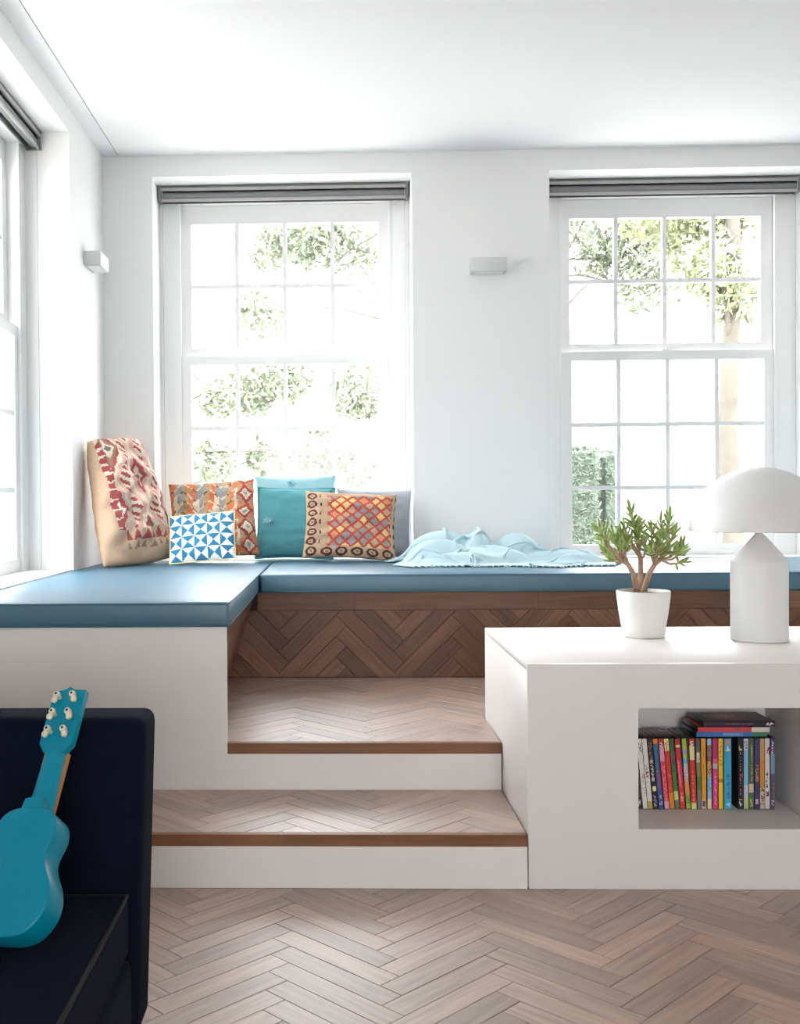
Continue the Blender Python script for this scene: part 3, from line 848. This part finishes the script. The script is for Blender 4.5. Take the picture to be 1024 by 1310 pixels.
def pat_big(u, v, rnd):
    u0, v0 = u, v; u += 0.022*noise.noise((u0*9, v0*9, 1.5)); v += 0.022*noise.noise((u0*9, v0*9, 7.5))
    tan, red, crm, pnk, gry, brn = srgb(208, 172, 138), srgb(176, 72, 70), srgb(226, 208, 184), srgb(222, 168, 150), srgb(120, 112, 112), srgb(158, 124, 96)
    if u < 0.05 + 0.13*(1-v) or (v < 0.10): return jit(tan, rnd, 0.04)
    if v < 0.26:
        if u < 0.26: return jit(tan, rnd, 0.04)
        c = (v-0.10)/0.08; f = c % 1; a = abs(((u*9) % 1) - 0.5)*2
        if v < 0.12: return jit(tan, rnd, 0.04)
        return jit((red if int(c) == 1 else brn) if a < 1 - f*1.05 and f > 0.05 else tan, rnd, 0.08)
    # long stepped lozenges running up the face, with toothed edges
    cx = (u - 0.14)/0.86; m = cx*2.2 + 0.35; i = int(m); a = abs(m - i - 0.5)*2
    c = (v - 0.26)/0.74*1.5 + 0.5*i + 0.2; j = int(c); f = abs(c - j - 0.5)*2
    d = a*0.9 + f; tooth = 0.10*(abs(((v*16) % 1) - 0.5)*2)
    d += tooth
    if u < 0.14 + 0.12*(1-v):
        return jit(red if ((v*14) % 1) < 0.45 + (u-0.05)*3 else crm, rnd)
    if d < 0.20: return jit(gry, rnd)
    if d < 0.38: return jit(crm, rnd)
    if d < 0.62: return jit(brn if (i + j) % 2 else red, rnd)
    if d < 0.84: return jit(red if (i + j) % 2 else pnk, rnd)
    if d < 1.10: return jit(crm, rnd)
    if d < 1.35: return jit(pnk, rnd)
    return jit(red if ((v*18 + u*6) % 1) < 0.5 else crm, rnd)


def pillow(name, label, w, h, t, loc, rz, tilt, roll=0.0, pattern=None, m='kilim', back=(0.6, 0.45, 0.3, 1), seed=0, pinch=0.05, n=72, piping=None, fold=0.006, taper=0.0):
    r = tag(empty(name), label, 'pillow', 'pillows on the window bench')
    o = pillow_mesh(w, h, t, pattern, back, n, pinch, seed, fold, taper).build('cover', m, r, smooth=180)
    if piping: edge_tube(w, h, pinch, 0.0045, piping, r, seed)
    M = Matrix.Translation(loc) @ Matrix.Rotation(rz, 4, 'Z') @ Matrix.Rotation(-tilt, 4, 'X') @ Matrix.Rotation(roll, 4, 'Y')
    lo = min((M @ Vector(v.co)).z for v in o.data.vertices)
    M = Matrix.Translation((0, 0, ZS + (0.0092 if piping else 0.005) - lo)) @ M
    r.matrix_world = M
    return r


D = math.radians
pillow('kilim_pillow', 'large kilim pillow in tan, red and cream leaning in the corner', 0.45, 0.615, 0.20, (-0.970, 5.185, ZS), D(50), D(13), D(-4), pat_big, back=srgb(198, 162, 128), seed=1, n=90, fold=0.018, taper=0.26, pinch=-0.05)
pillow('kilim_pillow', 'orange and grey kilim pillow behind the small triangle pillow', 0.455, 0.43, 0.13, (-0.628, 5.475, ZS), D(3), D(20), D(-4), pat_orange, back=srgb(190, 150, 112), seed=2, fold=0.012)
pillow('triangle_pillow', 'small blue and white triangle patterned pillow', 0.330, 0.25, 0.085, (-0.662, 5.195, ZS), D(-5), D(22), D(-5), pat_triangles, back=T_WHITE, seed=3, n=100, pinch=0.02, piping='cream_piping', fold=0.003)
p4 = pillow('teal_pillow', 'plain teal pillow with a small tassel, between the kilim pillows', 0.41, 0.39, 0.12, (-0.225, 5.535, ZS), D(-2), D(17), D(1), None, 'teal_cloth', seed=4, n=40, piping='teal_cloth')
p5 = pillow('pale_teal_pillow', 'pale teal pillow standing behind the plain teal pillow', 0.44, 0.45, 0.10, (-0.225, 5.735, ZS), D(0), D(5), D(0), None, 'pale_teal_cloth', seed=5, n=40)
pillow('kilim_pillow', 'red diamond patterned kilim pillow next to the grey pillow', 0.475, 0.36, 0.13, (0.060, 5.375, ZS), D(2), D(19), D(3), pat_red, back=srgb(196, 160, 124), seed=6, n=96, fold=0.010)
pillow('grey_pillow', 'plain grey pillow behind the red diamond kilim pillow', 0.40, 0.37, 0.13, (0.190, 5.645, ZS), D(0), D(10), D(2), None, 'grey_cloth', seed=7, n=40)


def tassel(parent, x, z, y):
    b = MB()
    for k in range(9):
        a = 2*PI*k/9; b.tube([(x, y, z), (x + 0.016*math.cos(a), y - 0.012, z + 0.014*math.sin(a)), (x + 0.026*math.cos(a), y - 0.006, z + 0.020*math.sin(a) - 0.008)], [0.004, 0.003, 0.002], 5)
    b.build('tassel', 'pale_teal_cloth', parent, smooth=180)


tassel(p4, -0.135, 0.19, -0.062); tassel(p5, -0.02, 0.41, -0.030)

# ------------------------------------------------------------------ throw blanket
import numpy as np


def heap(X, Y):
    """the blanket's own bunched-up lower layers, over which its top layer is draped"""
    H = np.zeros_like(X)
    for (cx, cy, rx, ry, ang, ht) in HEAP:
        c, s_ = math.cos(ang), math.sin(ang); dx, dy = X-cx, Y-cy
        a, q = (dx*c + dy*s_)/rx, (-dx*s_ + dy*c)/ry
        H = np.maximum(H, ht*np.clip(1 - (a*a + q*q), 0, 1)**0.55)
    return H


HEAP = [(0.54, 5.42, 0.20, 0.075, 0.10, 0.150), (0.72, 5.36, 0.05, 0.14, -0.25, 0.165), (0.90, 5.36, 0.13, 0.085, -0.35, 0.135),
        (0.50, 5.22, 0.17, 0.060, -0.15, 0.115), (0.74, 5.17, 0.20, 0.045, -0.35, 0.085), (0.60, 5.06, 0.20, 0.060, 0.03, 0.055),
        (1.10, 5.26, 0.20, 0.075, -0.10, 0.055), (1.16, 5.11, 0.13, 0.045, 0.05, 0.045)]
NX, NY, DS = 110, 72, 0.0152
rs = np.random.RandomState(4)
ss, tt = np.meshgrid(np.arange(NX)/(NX-1), np.arange(NY)/(NY-1), indexing='ij')
wx = 0.365 + 0.905*(0.50*np.minimum(ss/0.58, 1) + 0.50*np.clip((ss-0.58)/0.42, 0, 1))
fy = 4.99 + 0.50*tt + 0.05*np.sin(ss*5.2) - 0.03*ss
taper = 1 - 0.30*np.clip((ss-0.55)/0.45, 0, 1)
fy = 5.20 + (fy - 5.20)*taper
wz = 0.20 + 0.035*np.sin(2*PI*(ss*9 + 0.8*np.sin(tt*4) + 0.3*tt)) + 0.03*np.sin(2*PI*(tt*5 + 0.7*np.sin(ss*7)))
P = np.stack([wx + 0.012*np.sin(tt*17 + ss*5), fy + 0.012*np.sin(ss*23), wz], -1)
V = np.zeros_like(P)


def relax(A, B, rest, k):
    d = B - A; l = np.linalg.norm(d, axis=-1, keepdims=True) + 1e-9
    c = d*((l - rest)/l)*0.5*k
    A += c; B -= c


for step in range(110):
    old = P.copy(); V[..., 2] -= 0.0011; V *= 0.90; P += V
    for it in range(10):
        for o_ in (0, 1):
            n_ = (NX-o_)//2*2; relax(P[o_:o_+n_:2], P[o_+1:o_+n_:2], DS, 1)
            n_ = (NY-o_)//2*2; relax(P[:, o_:o_+n_:2], P[:, o_+1:o_+n_:2], DS, 1)
        relax(P[:-1:2, :-1:2], P[1::2, 1::2], DS*1.414, 0.35); relax(P[1::2, :-1:2], P[:-1:2, 1::2], DS*1.414, 0.35)
        for g_ in (3, 6):
            for o_ in range(g_):
                a_, b_ = P[o_:NX-g_:2*g_], P[o_+g_::2*g_]; q_ = min(len(a_), len(b_))
                relax(a_[:q_], b_[:q_], DS*g_*0.97, 0.06)
                a_, b_ = P[:, o_:NY-g_:2*g_], P[:, o_+g_::2*g_]; q_ = min(a_.shape[1], b_.shape[1])
                relax(a_[:, :q_], b_[:, :q_], DS*g_*0.97, 0.06)
        fl_ = heap(P[..., 0], P[..., 1]) + 0.006
        hit = P[..., 2] < fl_
        P[..., 2] = np.where(hit, fl_, P[..., 2])
        P[..., 1] = np.minimum(P[..., 1], Y3 - 0.03)
    V = P - old
    V[hit] *= 0.15
for _ in range(2):
    P[1:-1, 1:-1] = 0.5*P[1:-1, 1:-1] + 0.125*(P[2:, 1:-1] + P[:-2, 1:-1] + P[1:-1, 2:] + P[1:-1, :-2])
bl = tag(empty('throw_blanket', (0.8, 5.26, ZS+0.004)), 'rumpled pale blue wool throw with fringe on the long cushion', 'blanket')
b = MB()
b.v = [(float(p[0]), float(p[1]), float(p[2]) + ZS + 0.004) for p in P.reshape(-1, 3)]
for i in range(NX-1):
    for j in range(NY-1):
        b.f.append((i*NY+j, (i+1)*NY+j, (i+1)*NY+j+1, i*NY+j+1)); b.c.append(None); b.tone.append(None)
o = b.build('cloth', 'blanket', smooth=180); child(o, bl)
sd = o.modifiers.new('subdivision', 'SUBSURF'); sd.levels = sd.render_levels = 1
so = o.modifiers.new('thickness', 'SOLIDIFY'); so.thickness = 0.005; so.offset = 0
b = MB()
for i in range(1, NX-1, 2):
    p = Vector([float(c) for c in P[i, 0]]); q = Vector([float(c) for c in P[i, 2]]); d = (p - q).normalized()*0.020
    e = p + d; e.z = max(0.004, e.z - 0.006); e2 = e + d*0.9 + Vector((random.uniform(-.008, .008), 0, 0)); e2.z = max(0.003, e2.z - 0.016)
    b.tube([p + Vector((0, 0, ZS+0.004)), e + Vector((0, 0, ZS+0.004)), e2 + Vector((0, 0, ZS+0.004))], [0.0034, 0.003, 0.0022], 5)
o = b.build('fringe', 'blanket', smooth=180); o['kind'] = 'stuff'; child(o, bl)

# ------------------------------------------------------------------ mushroom lamp
LX, LY = 1.316, 3.345
lp = tag(empty('table_lamp', (LX, LY, ZCAB+0.0002)), 'white mushroom table lamp with a dome shade on the low cabinet', 'lamp')
RB = 0.0845
prof = [(RB-0.004, 0.0), (RB, 0.003), (RB, 0.243), (RB-0.002, 0.251), (0.012, 0.334), (0.010, 0.342)]
MB().lathe(prof, 64).build('lamp_base', 'opal', lp, smooth=35)
RS = 0.208
prof = [(0.010, 0.340), (RS-0.008, 0.340), (RS, 0.342)]
for k in range(1, 25):
    a = PI/2*k/24; prof.append((max(RS*math.cos(a), 0.0005), 0.342 + 0.198*math.sin(a)))
MB().lathe(prof, 72).build('lamp_shade', 'opal', lp, smooth=35)

# ------------------------------------------------------------------ potted succulent
PX, PY = 0.985, 3.44
pt = tag(empty('potted_succulent', (PX, PY, ZCAB+0.0004)), 'small green succulent in a rough white pot beside the lamp', 'plant')
wob = lambda a, z: 0.012*noise.noise((2*math.cos(a), 2*math.sin(a), z*14)) + 0.006*noise.noise((6*math.cos(a), 6*math.sin(a), z*50))
prof = [(0.060, 0.0), (0.066, 0.004), (0.069, 0.03), (0.077, 0.08), (0.083, 0.125), (0.0845, 0.146), (0.083, 0.1485), (0.079, 0.147), (0.077, 0.136), (0.076, 0.12)]
MB().lathe(prof, 56, wob=wob).build('pot', 'pot', pt, smooth=60)
b = MB(); b.lathe([(0.002, 0.132), (0.076, 0.130), (0.076, 0.136), (0.05, 0.140), (0.002, 0.142)], 32, wob=lambda a, z: 0)
b.build('soil', 'soil', pt, smooth=180)


def ppt(u, v, dy=0.0):
    p = at(u, v, 1, PY + dy); return Vector((p.x - PX, p.y - PY, p.z - ZCAB))


leafm = MB()
n = 8; rings = [(0.0, 0.25), (0.15, 0.75), (0.45, 1.0), (0.75, 0.9), (0.94, 0.55)]
vs = []; fs = []
for i, (t, r) in enumerate(rings):
    for k in range(n):
        a = 2*PI*k/n; vs.append((math.cos(a)*r*0.0034, math.sin(a)*r*0.0048 + 0.003*t*t, t*0.036))
for i in range(len(rings)-1):
    for k in range(n): fs.append((i*n+k, i*n+(k+1) % n, (i+1)*n+(k+1) % n, (i+1)*n+k))
vs.append((0, 0.0035, 0.0365)); fs += [((len(rings)-1)*n+k, (len(rings)-1)*n+(k+1) % n, len(vs)-1) for k in range(n)]
leafm.add(vs, fs); LEAF = leafm.mesh('leaf', 'succulent', 180)
rl = random.Random(11)
STEMS = [
    ([(816, 757), (811, 735), (804, 722), (797, 718)], -0.012, [(764, 676), (770, 690), (776, 706), (783, 716), (789, 698), (795, 690), (786, 686), (772, 680), (800, 700), (791, 712)]),
    ([(819, 757), (820, 735), (820, 715), (818, 708)], 0.010, [(807, 656), (812, 670), (800, 675), (816, 684), (820, 672), (806, 688), (826, 700), (822, 690), (810, 664), (796, 680)]),
    ([(823, 757), (830, 736), (838, 722), (846, 716)], 0.0, [(834, 676), (846, 668), (857, 664), (851, 684), (862, 682), (843, 692), (838, 704), (856, 700), (870, 708), (873, 700), (874, 720), (864, 704), (832, 706), (846, 708)]),
]
for pts, dy, tips in STEMS:
    main = [ppt(u, v, dy*(i+1)) for i, (u, v) in enumerate(pts)]
    main[0].z = 0.136
    s_ = MB().tube(main, [0.0105, 0.0085, 0.0075, 0.006], 10).build('stem', 'bark', pt, smooth=180)
    for (u, v) in tips:
        base = main[rl.choice((2, 3, 3))]; dpt = rl.uniform(-0.055, 0.055)
        tip = ppt(u, v, dpt); mid = base.lerp(tip, 0.5) + Vector((rl.uniform(-.006, .006), rl.uniform(-.006, .006), -0.010))
        MB().tube([base, mid, tip], [0.0048, 0.0036, 0.0024], 7).build('twig', 'bark', s_, smooth=180)
        ax = (tip - mid).normalized()
        for k in range(8):
            t = 1 - 0.075*k; p = mid.lerp(tip, max(0.25, t)) if t < 1 else tip
            az = k*2.4 + rl.random(); sp = 0.35 + 0.11*k + rl.uniform(-.15, .2)
            e1 = ax.orthogonal().normalized(); e2 = ax.cross(e1)
            d = (ax*math.cos(sp) + (e1*math.cos(az) + e2*math.sin(az))*math.sin(sp) + Vector((0, 0, 0.30))).normalized()
            o = link('leaf', LEAF, pt); sc = rl.uniform(0.75, 1.3)
            o.matrix_basis = Matrix.Translation(p) @ d.to_track_quat('Z', 'Y').to_matrix().to_4x4() @ Matrix.Rotation(rl.uniform(0, 6.3), 4, 'Z') @ Matrix.Scale(sc, 4)

# ------------------------------------------------------------------ navy armchair
SXR = -0.352; SZT = 0.668; SZS = 0.356
ac = tag(empty('armchair', (-0.75, 1.6, 0)), 'dark navy fabric armless chair with a small guitar on it', 'chair')


def lean(c):
    k = max(0, (c.z - 0.10)/0.57)
    c.x += -0.012 + 0.020*k*(1 if c.x > -0.5 else 0)
    return c


o = rbox('backrest', -1.16, SXR, 1.875, 2.0, 0.085, SZT, 0.022, 'navy', None, 4, lean, 0.08); child(o, ac)
o = rbox('seat_base', -1.14, SXR-0.018, 1.10, 1.873, 0.085, SZS-0.11, 0.02, 'navy', None, 3); child(o, ac)


def puff(c):
    if c.z > SZS-0.05:
        ex = min(c.x+1.14, SXR-0.022-c.x, c.y-1.08, 1.868-c.y); c.z += 0.002*min(1, max(0, ex)/0.15) + 0.003*noise.noise((c.x*6, c.y*6, 0))
    return c


o = rbox('seat_cushion', -1.14, SXR-0.022, 1.08, 1.868, SZS-0.108, SZS, 0.016, 'navy', None, 4, puff, 0.07); child(o, ac)
g = 0.004
q = [(-1.14+g, 1.08+g), (SXR-0.022-g, 1.08+g), (SXR-0.022-g, 1.868-g), (-1.14+g, 1.868-g)]
pp = []
for a, c in zip(q, q[1:] + q[:1]):
    for k in range(10): pp.append((a[0] + (c[0]-a[0])*k/10, a[1] + (c[1]-a[1])*k/10, SZS-0.002))
pp.append(pp[0])
child(MB().tube(pp, 0.0042, 6, caps=False).build('piping', 'navy_seam', smooth=180), ac)
g = 0.006
pp = [(-1.14, 1.879, SZT-0.004)] + [(-1.10 + k*0.09, 1.879, SZT-0.003) for k in range(9)] + [(SXR-0.012, 1.879, SZT-0.012)] + [(SXR-0.004 - 0.0*k, 1.880, SZT-0.05-0.07*k) for k in range(7)]
for (x, y) in ((-1.10, 1.16), (SXR-0.07, 1.16), (-1.10, 1.93), (SXR-0.07, 1.93)):
    child(MB().lathe([(0.014, 0.0), (0.020, 0.09)], 14, x, y).build('leg', 'black_dot', smooth=40), ac)

# ------------------------------------------------------------------ toy guitar
GB = at(-6, 1199, 1, 1.585); GT = at(83, 874, 1, 1.855)
gy = (GT - GB).normalized(); gn = Vector((-0.24, -1, 0)); gn = (gn - gy*gn.dot(gy)).normalized(); gx = gy.cross(gn)
GL = (GT - GB).length
GM = Matrix(((gx.x, gy.x, gn.x, GB.x), (gx.y, gy.y, gn.y, GB.y), (gx.z, gy.z, gn.z, GB.z), (0, 0, 0, 1)))


def gfrac(u, v):
    """distance along the guitar's axis of a photo pixel seen on its back plane"""
    d = cam_to_world((u - 512 - SX)/FPX, 1.0, -(v - 655 - SY)/FPX); o_ = Vector((0, 0, CAMZ))
    t = (GB - o_).dot(gn)/d.dot(gn); p = o_ + d*t - GB
    return p.dot(gx), p.dot(gy)


gt = tag(empty('toy_guitar'), 'small turquoise guitar standing on the navy chair, its back outwards', 'guitar')
gt.matrix_world = GM
hx, hy = gfrac(52, 1032)
bt = hy
k_ = bt
out = [(0, 0.0), (0.030, 0.002), (0.062, 0.016), (0.083, 0.048), (0.088, 0.080), (0.081, 0.112), (0.066, 0.140), (0.058, 0.160), (0.058, 0.180), (0.064, 0.202), (0.066, 0.222), (0.060, 0.246), (0.044, 0.262), (0.022, 0.268), (0, 0.269)]
out = [(x*k_/0.269*1.06, y*k_/0.269) for x, y in out]


def catmull(ps, m=4):
    r = []
    for i in range(len(ps)-1):
        p0, p1, p2, p3 = [Vector(ps[max(0, min(len(ps)-1, i+d))]) for d in (-1, 0, 1, 2)]
        for k in range(m):
            t = k/m; r.append(0.5*((2*p1) + (p2-p0)*t + (2*p0-5*p1+4*p2-p3)*t*t + (3*p1-p0-3*p2+p3)*t**3))
    r.append(Vector(ps[-1])); return [(p.x, p.y) for p in r]


half = catmull(out)
poly = half + [(-x, y) for x, y in half[-2:0:-1]]
TH = 0.056
bm = bmesh.new()
vs = [bm.verts.new((x, y, 0)) for x, y in poly]; f = bm.faces.new(vs)
r = bmesh.ops.extrude_face_region(bm, geom=[f])
for v in [g_ for g_ in r['geom'] if isinstance(g_, bmesh.types.BMVert)]: v.co.z = -TH
bmesh.ops.recalc_face_normals(bm, faces=bm.faces)
bmesh.ops.bevel(bm, geom=[e for e in bm.edges if abs(e.verts[0].co.z - e.verts[1].co.z) < 1e-6], offset=0.004, segments=3, profile=0.5, affect='EDGES')
me = bpy.data.meshes.new('body'); bm.to_mesh(me); bm.free(); me.materials.append(MATS['turquoise'])
me.polygons.foreach_set('use_smooth', [True]*len(me.polygons)); me.set_sharp_from_angle(angle=D(50))
link('body', me, gt)
nx_, ny_ = gfrac(72, 955)                       # neck meets headstock
W0, W1 = 0.0235, 0.0185
b = MB(); secs = []
N = 10
for i in range(N+1):
    y = bt - 0.012 + (ny_ - bt + 0.012)*i/N; w = W0 + (W1-W0)*i/N
    zb = -0.012 - 0.0*i
    secs.append([(w*math.cos(PI*k/8), y, -0.034 + (0.020 if i > 1 else 0.026)*math.sin(PI*k/8)) for k in range(9)])
n9 = 9
vs = [p for s_ in secs for p in s_]; fs = []
for i in range(N):
    for k in range(8): fs.append((i*n9+k, i*n9+k+1, (i+1)*n9+k+1, (i+1)*n9+k))
    fs.append((i*n9+8, i*n9, (i+1)*n9, (i+1)*n9+8))
fs.append(tuple(range(n9))); fs.append(tuple(N*n9+k for k in range(n9))[::-1])
b.add(vs, fs); o = b.build('neck', 'turquoise', gt, smooth=50)
b = MB().box(-W0, W0, bt-0.05, ny_+0.004, -0.042, -0.0345); b.build('fretboard', 'fretboard', gt)
# heel block
b = MB(); b.prism([(-0.020, bt-0.004), (0.020, bt-0.004), (0.017, bt+0.016), (0.0, bt+0.020), (-0.017, bt+0.016)], -0.040, -0.004); b.build('heel', 'turquoise', gt)
# headstock
hl = GL - ny_
pts = [(-W1, 0), (W1, 0), (W1+0.012, 0.016), (W1+0.013, 0.03), (W1+0.013, hl-0.002), (0.010, hl-0.001), (0, hl+0.005), (-0.010, hl-0.001), (-(W1+0.011), hl-0.004), (-(W1+0.013), 0.03), (-(W1+0.012), 0.016)]
b = MB(); b.prism([(x, ny_ + y) for x, y in pts], -0.036, -0.022); hs = b.build('headstock', 'turquoise', gt)
for i in range(3):
    for sx in (-1, 1):
        x, y = sx*0.015, ny_ + 0.038 + (hl-0.055)*i/2
        tp = MB().lathe([(0.004, 0.0), (0.0042, 0.006), (0.0058, 0.008), (0.0062, 0.014), (0.0055, 0.017), (0.001, 0.018)], 14).build('tuning_peg', 'ivory', gt, smooth=50)
        tp.location = (x, y, -0.022)
        b = MB(); b.tube([(0, 0, 0.011), (0.004*sx, -0.010, 0.011), (0.005*sx, -0.014, 0.0105)], [0.0045, 0.0062, 0.004], 8); b.build('peg_wing', 'ivory', tp, smooth=60)
        MB().lathe([(0.0022, 0.0178), (0.0022, 0.0186)], 10).build('peg_screw', 'black_dot', tp)

# ------------------------------------------------------------------ outside
GZ = -0.45
b = MB().box(-60, 60, Y3+0.36, 90, GZ-0.2, GZ); structure(b.build('ground', 'paving'))
b = MB().box(-60, XL-0.36, -40, Y3+0.36, GZ-0.2, GZ); structure(b.build('ground', 'paving'))
b = MB().box(XR+0.3, 60, -40, Y3+0.36, GZ-0.2, GZ); structure(b.build('ground', 'paving'))
b = MB().box(XL-0.36, XR+0.3, -40, YREAR-0.3, GZ-0.2, GZ); structure(b.build('ground', 'paving'))


def leaves(clusters, count, size, m, name, parent, seed):
    rnd = random.Random(seed); b = MB(); tot = sum(c[1]**2 for c in clusters)
    for (c, r) in clusters:
        for _ in range(int(count*r*r/tot)):
            while True:
                p = Vector((rnd.uniform(-1, 1), rnd.uniform(-1, 1), rnd.uniform(-1, 1)))
                if p.length < 1: break
            p = Vector(c) + p*r
            a = Vector((rnd.gauss(0, 1), rnd.gauss(0, 1), rnd.gauss(0, 1))).normalized(); e = a.orthogonal().normalized(); s_ = size*rnd.uniform(0.6, 1.3)
            b.add([p - a*s_, p + e*s_*0.45, p + a*s_, p - e*s_*0.45], [(0, 1, 2, 3)])
    o = b.build(name, m, parent); o['kind'] = 'stuff'; return o


def tree(label, base, h, r0, clusters, m, count, size, seed, lean_=(0, 0)):
    t = tag(empty('garden_tree', base), label, 'tree', 'trees outside the windows')
    pts = [(lean_[0]*k/6 + 0.05*math.sin(k*1.7 + seed), lean_[1]*k/6, h*k/6) for k in range(7)]
    MB().tube(pts, [r0*(1.25 - 0.12*k) for k in range(7)], 12).build('trunk', 'trunk', t, smooth=180)
    loc = Vector(base)
    for i, (c, r) in enumerate(clusters[:6]):
        q = Vector(c) - loc; k = 3 + i % 4
        MB().tube([pts[k], (Vector(pts[k]) + q)*0.5 + Vector((0, 0, 0.15)), q], [r0*0.35, r0*0.22, r0*0.08], 7).build('branch', 'trunk', t, smooth=180)
    leaves([(Vector(c) - loc, r) for c, r in clusters], count, size, m, 'foliage', t, seed)
    return t


def cl(Y, *px):
    s_ = Y/FPX
    return [(tuple(at(u, v, 1, Y + dy)), r*s_*1.35) for (u, v, r, dy) in px]


def gp(u, Y):
    p = at(u, 600, 1, Y); return (p.x, p.y, GZ)


tree('tree with a thick grey trunk seen through the window behind the lamp', gp(936, 13), 6.5, 0.115, cl(13, (925, 345, 34, -.3), (938, 385, 26, 0), (890, 300, 40, .4), (905, 350, 22, 0), (955, 240, 60, .5), (860, 230, 70, .6)), 'leaf_yellow', 4200, 0.075, 1)
tree('loose leafy tree seen in the top panes of the window behind the lamp', gp(664, 17), 7.5, 0.09, cl(17, (820, 310, 34, 0), (795, 330, 26, .4), (760, 325, 24, .3), (840, 290, 30, 0), (765, 250, 60, 0), (820, 370, 24, .5), (855, 365, 22, .2)), 'leaf', 3800, 0.08, 2)
tree('slender young tree seen in the window behind the pillows', gp(560, 16), 6.0, 0.055, cl(16, (395, 300, 34, 0), (450, 310, 36, .4), (345, 320, 22, .3), (335, 410, 24, 0), (400, 250, 60, 0), (322, 390, 18, .3)), 'leaf', 3200, 0.08, 3)
tree('bushy tree low behind the pillows, outside the glass', gp(212, 14), 3.2, 0.06, cl(14, (275, 590, 22, 0), (345, 585, 24, .3), (320, 500, 26, .3), (280, 510, 20, 0), (410, 580, 26, .4), (460, 600, 26, 0), (370, 480, 26, 0), (460, 500, 30, .2)), 'leaf', 3800, 0.07, 4)
# clipped hedges
for (u0, u1, vt, Y, label) in ((722, 768, 572, 12.5, 'clipped green hedge block outside beside a pale gap'), (776, 792, 575, 12.6, 'narrow clipped hedge end outside the window')):
    a, c = at(u0, vt, 1, Y), at(u1, vt, 1, Y); hd = tag(empty('hedge', ((a.x+c.x)/2, Y+0.4, GZ)), label, 'hedge', 'hedges outside')
    hw = (c.x-a.x)/2; ht = a.z-GZ
    rbox('core', -hw*0.93, hw*0.93, -0.36, 0.36, 0.0, ht*0.97, 0.04, 'hedge_leaf', hd, 2)
    rnd = random.Random(int(u0)); b = MB()
    for _ in range(int(2600*hw/0.25)):
        p = Vector((rnd.uniform(-hw, hw), rnd.choice((-0.4, -0.4, rnd.uniform(-0.4, 0.4))), rnd.uniform(0, ht)))
        if p.y > -0.39:
            if rnd.random() < 0.5: p.z = ht
            else: p.x = rnd.choice((-hw, hw))
        q = Vector((rnd.gauss(0, 1), rnd.gauss(0, 1), rnd.gauss(0, 1))).normalized(); e = q.orthogonal().normalized(); s_ = rnd.uniform(0.02, 0.045)
        b.add([p - q*s_, p + e*s_*0.5, p + q*s_, p - e*s_*0.5], [(0, 1, 2, 3)])
    o = b.build('foliage', 'hedge_leaf', hd); o['kind'] = 'stuff'
